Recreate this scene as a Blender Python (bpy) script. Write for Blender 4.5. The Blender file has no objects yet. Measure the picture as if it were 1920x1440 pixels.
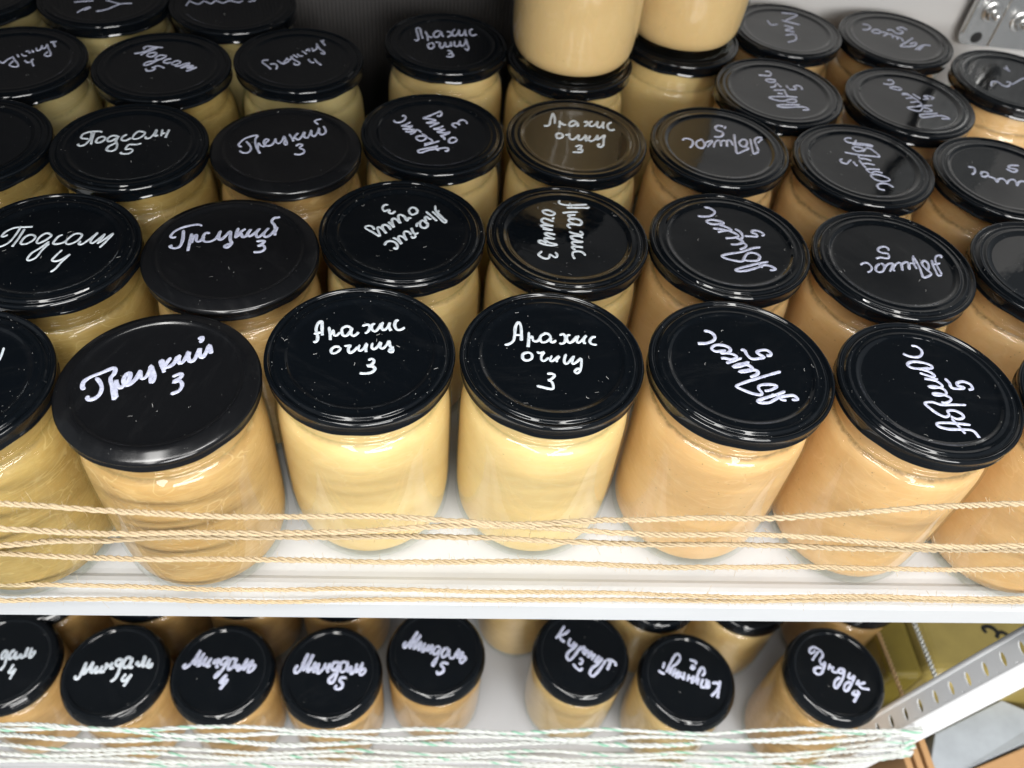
import bpy, bmesh, math, random
from mathutils import Vector, Matrix

# ---------------------------------------------------------------- scene scale
# everything is laid out in "lid radii"; one lid radius is 41 mm
S = 0.041
sc = bpy.context.scene
COL = sc.collection
random.seed(7)

CAM_ROWS = [[0.996425, -0.027867, 0.079749], [-0.030783, 0.759345, 0.649959], [0.07867, 0.650091, -0.755773]]
CAM_H = 6.6016
FOCAL_PX = 1570.99
JARS = {"F1": [-2.877, 5.59, 0, 1.002], "F2": [-0.909, 6.077, 0, 1.003], "F3": [1.137, 6.109, 0, 1.005], "F4": [3.224, 6.053, 0, 1.03], "F5": [5.291, 5.821, 0, 1.012], "G1": [-4.553, 7.538, 0, 0.998], "G2": [-2.545, 7.622, 0, 1.008], "G3": [-0.58, 8.108, 0, 1.012], "G4": [1.451, 8.145, 0, 1.015], "G5": [3.514, 8.148, 0, 1.022], "G6": [5.582, 7.914, 0, 1.03], "H2": [-4.192, 9.598, 0, 0.983], "H3": [-2.219, 9.763, 0, 0.993], "H4": [-0.283, 10.253, 0, 0.997], "H5": [1.734, 10.315, 0, 1.002], "H6": [3.806, 10.322, 0, 1.003], "H7": [5.864, 10.063, 0, 1.011], "I2": [-4.263, 11.601, 0, 0.975], "I3": [-2.355, 12.013, 0, 0.96], "I4": [-0.158, 12.796, 0, 0.974], "I7": [5.065, 11.921, 0, 1.005], "I8": [7.184, 11.85, 0, 1.019], "J8": [7.668, 13.953, 0, 0.995], "J7": [5.71, 13.991, 0, 0.96], "F0": [-4.881, 5.503, 0, 1.0], "F6": [7.323, 5.608, 0, 1.0], "G7": [7.664, 7.873, 0, 1.0], "H1": [-6.177, 9.503, 0, 1.0], "H8": [7.918, 9.924, 0, 1.0], "I1": [-6.31, 11.503, 0, 1.0], "I5": [1.806, 12.557, 0, 1.0], "I9": [9.29, 12.733, 0, 1.0], "J1": [-5.627, 13.571, 0, 1.0], "J2": [-3.624, 13.63, 0, 1.0], "J0": [-7.631, 13.547, 0, 1.0], "I6": [3.726, 13.48, 0, 1.0], "M1": [-5.253, 5.51, -7.25, 0.85], "M2": [-3.531, 5.515, -7.25, 0.85], "M3": [-1.758, 5.49, -7.25, 0.85], "M4": [-0.026, 5.851, -7.25, 0.85], "M5": [2.484, 5.845, -7.25, 0.85], "M6": [4.284, 5.417, -7.25, 0.85], "M0": [-7.018, 5.662, -7.25, 0.85], "N1": [-5.203, 7.267, -7.25, 0.85], "N2": [-3.482, 7.342, -7.25, 0.85], "N3": [-1.763, 7.308, -7.25, 0.85], "N4": [3.98, 7.149, -7.25, 0.85], "N5": [5.683, 7.097, -7.25, 0.85], "N6": [7.896, 7.258, -7.25, 0.85], "N7": [1.568, 7.512, -7.25, 0.85], "M7": [6.681, 5.305, -6.72, 0.85]}
TWINE = [[[-4.241,4.5,-0.642],[-3.519,4.5,-0.712],[-3.023,4.5,-0.743],[-1.87,4.5,-0.763],[-0.659,4.5,-0.751],[0.146,4.5,-0.795],[0.72,4.5,-0.827],[1.538,4.5,-0.748],[2.089,4.5,-0.718],[2.717,4.5,-0.655],[3.353,4.5,-0.613],[4.296,4.5,-0.477],[5.374,4.5,-0.337],[5.967,4.5,-0.265]],[[-4.373,4.47,-1.03],[-4.06,4.47,-1.041],[-3.364,4.47,-1.09],[-2.707,4.47,-1.079],[-1.911,4.47,-1.069],[-1.072,4.47,-0.994],[-0.394,4.47,-0.898],[0.283,4.47,-0.829],[0.721,4.47,-0.84],[0.997,4.47,-0.852],[1.557,4.47,-0.887],[2.126,4.47,-0.922],[3.42,4.47,-0.935],[4.663,4.47,-1.029],[5.743,4.47,-1.076],[6.407,4.47,-1.055]],[[-4.519,4.5,-1.402],[-3.962,4.5,-1.309],[-3.431,4.5,-1.303],[-2.884,4.5,-1.242],[-1.933,4.5,-1.18],[-0.949,4.5,-1.132],[-0.261,4.5,-1.121],[0.745,4.5,-1.138],[1.747,4.5,-1.173],[2.48,4.5,-1.207],[3.51,4.5,-1.198],[4.652,4.5,-1.197],[5.829,4.5,-1.22],[6.517,4.5,-1.223]],[[-4.622,4.52,-1.662],[-3.681,4.52,-1.691],[-2.015,4.52,-1.701],[-0.729,4.52,-1.687],[0.789,4.52,-1.679],[2.14,4.52,-1.702],[3.677,4.52,-1.708],[5.278,4.52,-1.695],[6.791,4.52,-1.685]],[[-4.912,4.56,-2.418],[-3.909,4.56,-2.444],[-2.134,4.56,-2.452],[-0.736,4.56,-2.45],[0.82,4.56,-2.446],[2.293,4.56,-2.479],[3.275,4.56,-2.497],[3.938,4.56,-2.502],[5.042,4.56,-2.498],[7.254,4.56,-2.46]],[[-5.048,4.56,-2.789],[-2.18,4.56,-2.757],[-0.684,4.56,-2.708],[0.836,4.56,-2.652],[2.489,4.56,-2.65],[3.969,4.56,-2.601],[5.756,4.56,-2.575],[7.303,4.56,-2.546]]]
WHITE_TWINE = [[[-6.969,4.5,-6.846],[-2.773,4.5,-7.031],[1.227,4.5,-7.151],[5.449,4.5,-7.174],[7.77,4.5,-7.055]],[[-6.95,4.47,-6.826],[-2.794,4.47,-7.211],[1.243,4.47,-7.367],[5.523,4.47,-7.425],[7.766,4.47,-7.068]],[[-7.138,4.5,-7.276],[-2.866,4.5,-7.664],[1.275,4.5,-7.754],[5.63,4.5,-7.739],[7.89,4.5,-7.32]],[[-7.148,4.47,-7.33],[-2.878,4.47,-7.78],[1.284,4.47,-7.877],[5.664,4.47,-7.866],[7.936,4.47,-7.443]],[[-7.325,4.5,-7.753],[-2.934,4.5,-8.121],[1.313,4.5,-8.228],[5.813,4.5,-8.311],[8.09,4.5,-7.76]],[[-7.41,4.47,-7.997],[-2.951,4.47,-8.273],[1.327,4.47,-8.417],[5.859,4.47,-8.48],[8.139,4.47,-7.891]],[[-7.566,4.5,-8.367],[-3.01,4.5,-8.631],[1.357,4.5,-8.787],[5.987,4.5,-8.858],[8.327,4.5,-8.282]],[[-7.581,4.47,-8.433],[-3.029,4.47,-8.794],[1.373,4.47,-8.99],[6.028,4.47,-9.007],[8.409,4.47,-8.484]]]
INK = {
'F1':[0.0465,[[[-0.67,-0.126],[-0.704,-0.106],[-0.714,-0.03],[-0.662,0.038],[-0.574,0.097],[-0.493,0.157],[-0.459,0.145],[-0.455,0.08],[-0.472,0.024],[-0.427,-0.084],[-0.359,-0.253]],[[-0.615,0.029],[-0.564,-0.024],[-0.523,-0.098],[-0.518,-0.184],[-0.55,-0.239],[-0.6,-0.257],[-0.623,-0.231],[-0.605,-0.214]],[[-0.347,-0.231],[-0.378,-0.147],[-0.401,-0.061],[-0.411,0.004],[-0.381,-0.06],[-0.343,-0.097],[-0.317,-0.047]],[[-0.317,-0.047],[-0.291,0.009],[-0.302,0.098],[-0.335,0.085],[-0.343,0.007],[-0.317,-0.047],[-0.275,-0.05],[-0.225,0.034],[-0.212,0.146]],[[-0.212,0.146],[-0.196,0.08],[-0.167,0.031],[-0.134,0.06],[-0.123,0.15],[-0.125,0.207],[-0.088,0.14],[-0.053,0.063],[-0.053,-0.003],[-0.077,-0.004],[-0.095,0.084],[-0.096,0.14]],[[-0.054,0.29],[-0.012,0.2],[0.027,0.123]],[[-0.04,0.302],[0.0,0.201],[0.019,0.156]],[[0.008,0.201],[0.027,0.282],[0.045,0.329]],[[0.016,0.201],[0.046,0.197],[0.092,0.25],[0.11,0.355]],[[0.123,0.373],[0.124,0.31],[0.149,0.253],[0.183,0.289],[0.205,0.418],[0.212,0.348],[0.246,0.286],[0.286,0.317],[0.304,0.47],[0.314,0.4],[0.351,0.343],[0.377,0.403],[0.391,0.522],[0.415,0.463],[0.432,0.399]],[[0.26,0.597],[0.3,0.632],[0.301,0.566]],[[0.279,0.589],[0.312,0.554]],[[0.118,0.065],[0.159,0.1],[0.201,0.113],[0.2,0.063],[0.145,-0.0],[0.202,0.018],[0.238,-0.035],[0.223,-0.112],[0.153,-0.158]]]],
'F2':[0.034,[[[-0.515,0.129],[-0.478,0.146],[-0.477,0.219],[-0.506,0.317],[-0.496,0.409],[-0.461,0.441],[-0.445,0.341],[-0.429,0.232]],[[-0.522,0.247],[-0.486,0.268],[-0.445,0.275]],[[-0.373,0.364],[-0.35,0.255],[-0.337,0.167]],[[-0.345,0.236],[-0.322,0.317],[-0.307,0.247],[-0.278,0.239],[-0.248,0.29]],[[-0.142,0.366],[-0.186,0.384],[-0.232,0.341],[-0.216,0.252],[-0.172,0.244],[-0.131,0.326],[-0.134,0.366],[-0.129,0.276],[-0.101,0.243],[-0.068,0.269],[-0.053,0.3]],[[-0.022,0.392],[0.033,0.42],[0.064,0.386],[0.049,0.315],[0.016,0.283]],[[0.118,0.435],[0.084,0.418],[0.085,0.357],[0.12,0.319],[0.153,0.36],[0.183,0.443]],[[0.199,0.465],[0.186,0.393],[0.215,0.343],[0.252,0.386],[0.275,0.464],[0.269,0.397],[0.295,0.337]],[[0.371,0.499],[0.339,0.493],[0.329,0.42],[0.362,0.356],[0.411,0.368],[0.439,0.4]],[[-0.225,0.07],[-0.275,0.077],[-0.312,0.032],[-0.299,-0.02],[-0.258,-0.013],[-0.221,0.036],[-0.225,0.07]],[[-0.185,0.086],[-0.15,0.093],[-0.119,0.099],[-0.136,0.05],[-0.116,-0.007],[-0.074,0.024],[-0.044,0.083]],[[-0.022,0.114],[-0.031,0.055],[-0.008,0.027],[0.027,0.067],[0.05,0.136],[0.048,0.068],[0.053,0.011]],[[0.112,0.149],[0.106,0.09],[0.133,0.058],[0.172,0.103],[0.196,0.163],[0.194,0.094],[0.224,0.072],[0.262,0.127],[0.283,0.187],[0.298,0.119],[0.33,0.062],[0.326,0.023],[0.293,0.036],[0.308,0.071],[0.342,0.101]],[[0.084,-0.107],[0.117,-0.082],[0.147,-0.109],[0.123,-0.167],[0.076,-0.183],[0.132,-0.185],[0.166,-0.221],[0.132,-0.273],[0.065,-0.29],[0.013,-0.287]]]],
'F3':[0.0333,[[[-0.512,0.155],[-0.465,0.167],[-0.413,0.219],[-0.395,0.311],[-0.384,0.434],[-0.348,0.509],[-0.324,0.458],[-0.32,0.355],[-0.325,0.223]],[[-0.392,0.311],[-0.322,0.309]],[[-0.237,0.359],[-0.243,0.247],[-0.255,0.132]],[[-0.228,0.258],[-0.204,0.3],[-0.193,0.23],[-0.149,0.227],[-0.117,0.274]],[[-0.054,0.348],[-0.101,0.315],[-0.118,0.264],[-0.098,0.214],[-0.046,0.227],[0.001,0.29],[-0.025,0.344],[-0.076,0.352]],[[0.001,0.29],[-0.002,0.229],[0.027,0.22],[0.058,0.252]],[[0.1,0.325],[0.146,0.348],[0.165,0.297],[0.152,0.226],[0.114,0.199],[0.096,0.213]],[[0.227,0.336],[0.189,0.329],[0.177,0.268],[0.203,0.219],[0.25,0.251],[0.293,0.324]],[[0.316,0.335],[0.289,0.273],[0.3,0.223],[0.348,0.266],[0.402,0.34],[0.368,0.287],[0.367,0.226],[0.389,0.227]],[[0.509,0.324],[0.463,0.312],[0.432,0.25],[0.454,0.21],[0.509,0.203]],[[-0.266,0.053],[-0.314,0.026],[-0.316,-0.042],[-0.274,-0.064],[-0.226,-0.038],[-0.217,0.021],[-0.251,0.053],[-0.302,0.041]],[[-0.164,0.067],[-0.129,0.049],[-0.084,0.066],[-0.116,0.006],[-0.116,-0.052],[-0.084,-0.06],[-0.038,-0.01]],[[0.0,0.021],[-0.025,-0.039],[-0.005,-0.062],[0.034,-0.026],[0.08,0.015],[0.047,-0.045],[0.052,-0.078]],[[0.155,0.048],[0.132,-0.022],[0.131,-0.08],[0.159,-0.088],[0.208,-0.018],[0.24,0.022],[0.212,-0.057],[0.224,-0.09],[0.27,-0.054],[0.314,-0.009],[0.311,-0.091],[0.293,-0.178],[0.257,-0.222],[0.23,-0.2],[0.262,-0.16],[0.298,-0.163]],[[-0.069,-0.25],[-0.029,-0.239],[0.012,-0.265],[-0.034,-0.323],[-0.063,-0.334],[-0.022,-0.36],[-0.013,-0.442],[-0.056,-0.453],[-0.125,-0.433],[-0.187,-0.417]]]],
'F4':[0.0386,[[[-0.313,0.521],[-0.267,0.519],[-0.217,0.483],[-0.204,0.421],[-0.238,0.372],[-0.315,0.335],[-0.415,0.326]],[[-0.117,0.237],[-0.175,0.225],[-0.239,0.217],[-0.273,0.257],[-0.229,0.306],[-0.151,0.315],[-0.079,0.285],[-0.068,0.239],[-0.11,0.2],[-0.188,0.192]],[[-0.195,0.196],[-0.097,0.196],[-0.026,0.167],[-0.027,0.13],[-0.088,0.104],[-0.154,0.12],[-0.196,0.118]],[[0.036,0.133],[-0.049,0.093],[-0.155,0.047]],[[0.107,0.077],[0.039,0.051],[-0.034,0.03],[-0.089,-0.004],[-0.011,0.008],[0.071,0.039],[0.123,-0.009],[0.089,-0.037],[0.018,-0.049],[-0.034,-0.069],[0.035,-0.066],[0.124,-0.035],[0.169,-0.051],[0.152,-0.097],[0.067,-0.14]],[[0.425,-0.045],[0.281,-0.1],[0.131,-0.159],[0.011,-0.208],[-0.094,-0.26],[-0.106,-0.282],[-0.028,-0.331],[0.057,-0.37],[0.129,-0.38],[0.149,-0.349],[0.127,-0.299],[0.143,-0.255],[0.216,-0.235],[0.31,-0.239],[0.324,-0.265],[0.252,-0.311],[0.181,-0.327]],[[0.405,-0.322],[0.306,-0.369],[0.181,-0.416],[0.083,-0.462],[0.098,-0.487],[0.192,-0.483],[0.269,-0.438],[0.332,-0.402],[0.418,-0.382],[0.486,-0.379],[0.513,-0.429],[0.444,-0.436]],[[0.245,-0.371],[0.309,-0.386],[0.337,-0.436],[0.388,-0.446]],[[0.046,0.244],[0.089,0.251],[0.107,0.173],[0.152,0.124],[0.239,0.137],[0.286,0.158],[0.251,0.189],[0.224,0.225],[0.265,0.254],[0.338,0.262],[0.378,0.222],[0.362,0.184],[0.319,0.183]]]],
'F5':[0.0358,[[[0.026,0.643],[0.089,0.634],[0.126,0.567],[0.092,0.497],[0.02,0.466],[-0.069,0.484],[-0.114,0.516]],[[0.119,0.308],[0.01,0.293],[-0.089,0.305],[-0.119,0.353],[-0.048,0.395],[0.062,0.389],[0.144,0.354],[0.153,0.31],[0.079,0.296],[-0.01,0.286]],[[0.008,0.287],[0.098,0.253],[0.138,0.2],[0.104,0.177],[0.03,0.206],[-0.021,0.231]],[[0.161,0.147],[0.075,0.143],[-0.001,0.145],[0.118,0.123],[0.172,0.061],[0.151,0.029],[0.061,0.015],[0.009,0.034],[0.086,0.037],[0.173,-0.002],[0.174,-0.065],[0.115,-0.088],[0.039,-0.091],[0.023,-0.066],[0.114,-0.067],[0.196,-0.116],[0.189,-0.158],[0.117,-0.192],[0.071,-0.183]],[[0.342,-0.214],[0.209,-0.214],[0.057,-0.219],[-0.03,-0.187],[-0.12,-0.206],[-0.081,-0.281],[-0.025,-0.349],[0.043,-0.387],[0.096,-0.355],[0.099,-0.304],[0.177,-0.296],[0.242,-0.339],[0.239,-0.39],[0.164,-0.412],[0.105,-0.374]],[[0.282,-0.487],[0.188,-0.476],[0.046,-0.466],[-0.08,-0.475],[-0.08,-0.519],[0.013,-0.55],[0.126,-0.551],[0.239,-0.552],[0.287,-0.575],[0.31,-0.656]],[[0.102,-0.404],[0.133,-0.492],[0.177,-0.608]],[[0.243,0.161],[0.27,0.097],[0.275,0.023],[0.383,0.017],[0.417,0.039],[0.357,0.058],[0.365,0.101],[0.441,0.121],[0.504,0.086],[0.508,0.022],[0.454,0.004]]]],
'G1':[0.0283,[[[-0.519,0.193],[-0.564,0.155],[-0.58,0.177],[-0.561,0.25],[-0.49,0.322],[-0.392,0.341],[-0.299,0.354]],[[-0.431,0.357],[-0.434,0.223],[-0.461,0.067],[-0.515,-0.006],[-0.571,-0.033]],[[-0.375,0.312],[-0.384,0.143],[-0.405,-0.011]],[[-0.285,0.198],[-0.32,0.172],[-0.336,0.088],[-0.32,0.042],[-0.265,0.051],[-0.214,0.119],[-0.212,0.179],[-0.26,0.212],[-0.306,0.196]],[[-0.064,0.249],[-0.122,0.245],[-0.165,0.17],[-0.167,0.087],[-0.133,0.072],[-0.074,0.141],[-0.046,0.214],[-0.095,0.253]],[[-0.023,0.073],[-0.062,-0.034],[-0.089,-0.174],[-0.143,-0.228],[-0.173,-0.202],[-0.161,-0.11],[-0.098,-0.013],[-0.034,0.108]],[[0.078,0.235],[0.035,0.196],[0.017,0.088],[0.053,0.067],[0.118,0.095],[0.154,0.145]],[[0.265,0.272],[0.203,0.256],[0.151,0.156],[0.158,0.086],[0.205,0.077],[0.267,0.14],[0.29,0.238],[0.249,0.277]],[[0.303,0.143],[0.299,0.083],[0.341,0.092],[0.395,0.185],[0.451,0.304]],[[0.451,0.304],[0.413,0.15],[0.452,0.117],[0.539,0.285]],[[0.539,0.285],[0.501,0.103]],[[0.511,0.121],[0.564,0.197],[0.627,0.298],[0.589,0.162],[0.542,0.035]],[[0.151,-0.026],[0.117,-0.115],[0.095,-0.207],[0.15,-0.221],[0.202,-0.178],[0.257,-0.094]],[[0.257,-0.094],[0.205,-0.234],[0.176,-0.348],[0.14,-0.406]]]],
'G2':[0.0403,[[[-0.673,0.207],[-0.717,0.185],[-0.742,0.222],[-0.707,0.317],[-0.617,0.396],[-0.502,0.445],[-0.443,0.443],[-0.43,0.417]],[[-0.62,0.336],[-0.591,0.167],[-0.594,0.038],[-0.65,-0.004],[-0.709,0.024],[-0.681,0.045]],[[-0.508,0.278],[-0.499,0.122],[-0.487,-0.043]],[[-0.477,0.098],[-0.478,0.214],[-0.446,0.256],[-0.432,0.152],[-0.389,0.142],[-0.356,0.223]],[[-0.296,0.293],[-0.348,0.302],[-0.367,0.235],[-0.34,0.146],[-0.274,0.144],[-0.213,0.206],[-0.189,0.34]],[[-0.184,0.354],[-0.19,0.26],[-0.167,0.183],[-0.126,0.226],[-0.08,0.334],[-0.063,0.336],[-0.047,0.205],[-0.017,0.129],[-0.051,0.049],[-0.088,0.072],[-0.041,0.127]],[[0.013,0.421],[0.007,0.314],[0.016,0.222]],[[0.027,0.249],[0.052,0.344],[0.1,0.407]],[[0.052,0.344],[0.093,0.254],[0.13,0.283],[0.159,0.405]],[[0.175,0.406],[0.137,0.336],[0.165,0.272],[0.208,0.315],[0.265,0.426],[0.239,0.33],[0.267,0.259],[0.309,0.308],[0.371,0.447],[0.33,0.337],[0.357,0.272],[0.409,0.315],[0.47,0.467],[0.459,0.372],[0.465,0.306]],[[0.484,0.661],[0.409,0.641],[0.386,0.571],[0.43,0.505],[0.449,0.439]],[[0.264,0.18],[0.311,0.197],[0.361,0.193],[0.337,0.14],[0.294,0.098],[0.357,0.115],[0.384,0.052],[0.343,-0.001],[0.263,-0.013]]]],
'G3':[0.0336,[[[-0.208,0.499],[-0.252,0.5],[-0.278,0.443],[-0.249,0.376],[-0.208,0.399],[-0.183,0.401],[-0.193,0.361],[-0.155,0.334],[-0.115,0.386]],[[0.162,0.387],[0.134,0.455],[0.084,0.471],[0.05,0.409],[0.084,0.332],[0.127,0.345],[0.162,0.387]],[[0.094,0.255],[0.051,0.261],[0.036,0.207],[0.001,0.287],[-0.05,0.317],[-0.075,0.281],[-0.04,0.148]],[[-0.04,0.148],[-0.08,0.213],[-0.13,0.238],[-0.145,0.189],[-0.113,0.067],[-0.147,0.121],[-0.186,0.167]],[[-0.146,0.017],[-0.181,0.09],[-0.236,0.11],[-0.251,0.057],[-0.195,-0.052]],[[-0.195,-0.052],[-0.242,0.02],[-0.293,0.063],[-0.309,0.034],[-0.269,-0.104],[-0.363,-0.036],[-0.445,0.024],[-0.448,0.062],[-0.408,0.079],[-0.364,0.058],[-0.342,0.003]],[[0.373,0.533],[0.376,0.453],[0.402,0.395],[0.466,0.302],[0.524,0.228]],[[0.524,0.228],[0.493,0.206],[0.436,0.28],[0.378,0.364],[0.34,0.411]],[[0.426,0.437],[0.39,0.385]],[[0.26,0.405],[0.33,0.321],[0.401,0.229]],[[0.339,0.263],[0.308,0.261],[0.276,0.302],[0.252,0.276],[0.273,0.21]],[[0.286,0.191],[0.289,0.124],[0.254,0.083],[0.21,0.109],[0.196,0.175],[0.218,0.225],[0.255,0.208],[0.293,0.163]],[[0.201,0.185],[0.16,0.153],[0.163,0.096]],[[0.185,-0.007],[0.157,-0.037],[0.125,-0.011],[0.097,0.072]],[[0.139,-0.048],[0.153,-0.084],[0.125,-0.114],[0.105,-0.078]],[[0.104,-0.059],[0.071,-0.005],[0.023,0.001],[0.014,-0.056],[0.056,-0.165]],[[0.056,-0.165],[0.011,-0.103],[-0.038,-0.088],[-0.047,-0.126],[0.0,-0.233],[-0.051,-0.163],[-0.101,-0.129],[-0.105,-0.148]],[[-0.203,-0.274],[-0.184,-0.209],[-0.138,-0.187],[-0.078,-0.211],[-0.05,-0.273],[-0.059,-0.328],[-0.09,-0.303]]]],
'G4':[0.0342,[[[-0.043,0.721],[-0.065,0.687],[-0.035,0.646],[0.051,0.631],[0.172,0.646],[0.301,0.661]],[[0.027,0.577],[0.134,0.585],[0.235,0.592],[0.308,0.593],[0.311,0.619]],[[0.074,0.676],[0.1,0.571]],[[0.167,0.498],[0.074,0.491],[-0.033,0.467]],[[0.136,0.438],[0.056,0.432],[0.042,0.41],[0.072,0.371]],[[0.072,0.371],[0.156,0.356],[0.198,0.308],[0.173,0.245],[0.096,0.26],[0.041,0.307],[0.044,0.348],[0.116,0.354]],[[0.167,0.245],[0.089,0.249],[0.03,0.245],[0.02,0.204],[0.056,0.166]],[[0.026,0.104],[0.069,0.077],[0.132,0.061],[0.183,0.045],[0.187,0.095],[0.156,0.113]],[[0.191,-0.014],[0.155,0.023],[0.091,0.029],[0.045,0.016],[0.061,-0.032],[0.122,-0.067],[0.191,-0.082]],[[0.191,-0.082],[0.121,-0.087],[0.05,-0.092],[0.054,-0.13],[0.114,-0.175],[0.177,-0.18]],[[0.177,-0.18],[0.107,-0.175],[0.043,-0.179],[0.053,-0.217],[0.084,-0.234]],[[0.195,-0.341],[0.162,-0.277],[0.1,-0.262],[0.048,-0.284],[0.038,-0.342],[0.058,-0.406]],[[-0.151,0.479],[-0.215,0.511],[-0.275,0.496],[-0.277,0.459],[-0.208,0.412],[-0.155,0.416],[-0.133,0.459],[-0.17,0.488]],[[-0.138,0.366],[-0.173,0.332]],[[-0.15,0.283],[-0.213,0.319],[-0.27,0.341],[-0.304,0.312],[-0.294,0.262],[-0.219,0.217],[-0.162,0.196]],[[-0.162,0.196],[-0.232,0.206],[-0.316,0.205],[-0.299,0.171],[-0.23,0.136],[-0.173,0.115]],[[-0.173,0.115],[-0.243,0.125],[-0.301,0.136]],[[-0.146,0.032],[-0.203,0.048],[-0.26,0.059],[-0.274,0.033],[-0.219,-0.012],[-0.158,-0.052]],[[-0.158,-0.052],[-0.234,-0.043],[-0.284,-0.041],[-0.274,-0.085],[-0.219,-0.129],[-0.139,-0.153],[-0.191,-0.176],[-0.285,-0.163],[-0.352,-0.129],[-0.357,-0.095],[-0.313,-0.097],[-0.264,-0.142]],[[-0.173,-0.299],[-0.15,-0.335],[-0.166,-0.392],[-0.208,-0.367],[-0.238,-0.341],[-0.254,-0.407],[-0.298,-0.42],[-0.353,-0.386],[-0.376,-0.35],[-0.329,-0.29]]]],
'G5':[0.0394,[[[-0.19,0.722],[-0.115,0.703],[-0.066,0.634],[-0.119,0.557],[-0.218,0.526],[-0.309,0.531]],[[-0.008,0.41],[-0.091,0.38],[-0.174,0.386],[-0.212,0.431],[-0.152,0.465],[-0.054,0.454],[0.007,0.411],[-0.062,0.371]],[[-0.062,0.371],[0.03,0.33],[0.08,0.275],[-0.023,0.256],[-0.106,0.221]],[[-0.153,0.294],[-0.048,0.284],[0.039,0.261]],[[0.039,0.261],[0.114,0.22],[0.148,0.164],[0.072,0.125],[-0.029,0.112]],[[0.105,0.138],[0.17,0.086],[0.175,0.041],[0.1,0.002],[0.016,-0.004]],[[0.175,0.041],[0.212,-0.002],[0.187,-0.049],[0.109,-0.099]],[[0.385,-0.035],[0.273,-0.065],[0.122,-0.142],[-0.036,-0.185],[-0.141,-0.231],[-0.098,-0.277],[0.012,-0.313],[0.1,-0.313],[0.148,-0.228],[0.208,-0.158],[0.291,-0.153],[0.339,-0.205],[0.299,-0.284],[0.206,-0.301],[0.134,-0.295]],[[0.428,-0.303],[0.302,-0.338],[0.14,-0.402],[0.044,-0.44],[-0.022,-0.476],[0.01,-0.5],[0.124,-0.478],[0.269,-0.415],[0.354,-0.367],[0.439,-0.383],[0.486,-0.434],[0.406,-0.46]],[[0.287,-0.339],[0.327,-0.422]],[[0.131,0.302],[0.189,0.248],[0.202,0.168],[0.175,0.109]],[[0.226,0.17],[0.309,0.17],[0.386,0.169],[0.388,0.216],[0.342,0.247],[0.366,0.29],[0.44,0.277],[0.489,0.223],[0.45,0.185]]]],
'G6':[0.0319,[[[-0.43,-0.062],[-0.387,-0.023],[-0.338,-0.01],[-0.301,-0.054],[-0.3,-0.108],[-0.337,-0.165],[-0.381,-0.186]],[[-0.169,-0.018],[-0.23,-0.068],[-0.26,-0.142],[-0.233,-0.177],[-0.176,-0.155],[-0.132,-0.08],[-0.133,-0.025],[-0.161,-0.013]],[[-0.157,-0.136],[-0.103,-0.051],[-0.045,-0.01],[0.0,-0.007],[-0.035,-0.074],[-0.089,-0.159]],[[-0.031,-0.155],[-0.022,-0.091],[0.036,-0.014],[0.092,0.017],[0.108,-0.028],[0.079,-0.13]],[[0.086,-0.112],[0.102,-0.028],[0.151,0.021],[0.2,0.033],[0.206,-0.022],[0.177,-0.106]],[[0.173,-0.097],[0.193,-0.023],[0.239,0.017],[0.269,0.01],[0.278,-0.091]],[[0.309,0.143],[0.319,0.078],[0.324,-0.051],[0.309,-0.198],[0.319,-0.242],[0.413,-0.191],[0.433,-0.154],[0.408,-0.101],[0.383,-0.029],[0.387,0.036],[0.434,0.076],[0.463,0.031],[0.448,-0.043],[0.418,-0.091]],[[0.323,0.163],[0.286,0.076],[0.285,0.002]],[[0.668,0.138],[0.696,0.187],[0.651,0.189],[0.601,0.143],[0.572,0.047],[0.566,-0.054],[0.57,-0.164]],[[0.567,-0.173],[0.514,-0.194],[0.512,-0.113],[0.515,-0.002],[0.537,0.092]],[[0.628,0.042],[0.518,0.007]],[[0.023,0.233],[0.034,0.286],[-0.01,0.312],[-0.076,0.288],[-0.112,0.238],[-0.081,0.193],[-0.013,0.183],[0.002,0.151],[-0.024,0.093],[-0.076,0.09],[-0.131,0.1],[-0.191,0.073]]]],
'H2':[0.0342,[[[-0.563,0.104],[-0.62,0.105],[-0.664,0.12],[-0.669,0.198],[-0.602,0.264],[-0.522,0.285],[-0.465,0.29],[-0.437,0.266]],[[-0.572,0.26],[-0.546,0.144],[-0.561,0.001],[-0.607,-0.061],[-0.66,-0.047],[-0.647,-0.02]],[[-0.533,0.25],[-0.521,0.108],[-0.499,-0.019]],[[-0.41,0.17],[-0.455,0.127],[-0.451,0.037],[-0.401,0.035],[-0.361,0.097],[-0.372,0.161],[-0.424,0.169]],[[-0.211,0.202],[-0.277,0.209],[-0.326,0.152],[-0.312,0.076],[-0.26,0.093],[-0.211,0.176],[-0.197,0.204]],[[-0.207,0.163],[-0.208,0.085],[-0.17,-0.001],[-0.164,-0.103],[-0.209,-0.145],[-0.271,-0.125],[-0.271,-0.049],[-0.219,0.02],[-0.201,0.06]],[[-0.108,0.252],[-0.151,0.195],[-0.145,0.117],[-0.085,0.11],[-0.039,0.179]],[[0.091,0.324],[0.022,0.337],[-0.016,0.261],[-0.015,0.169],[0.045,0.161],[0.099,0.232],[0.108,0.312],[0.049,0.347]],[[0.142,0.236],[0.148,0.184],[0.201,0.202],[0.229,0.297],[0.239,0.405]],[[0.246,0.406],[0.25,0.299],[0.255,0.247],[0.292,0.277]],[[0.318,0.413],[0.325,0.32],[0.334,0.254]],[[0.328,0.307],[0.372,0.338]],[[0.404,0.421],[0.397,0.327],[0.4,0.221]],[[0.127,0.065],[0.077,0.035],[0.008,0.028],[-0.031,0.012],[-0.04,-0.091],[0.02,-0.073],[0.057,-0.108],[0.031,-0.173],[-0.027,-0.191],[-0.079,-0.183],[-0.065,-0.157]]]],
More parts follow.
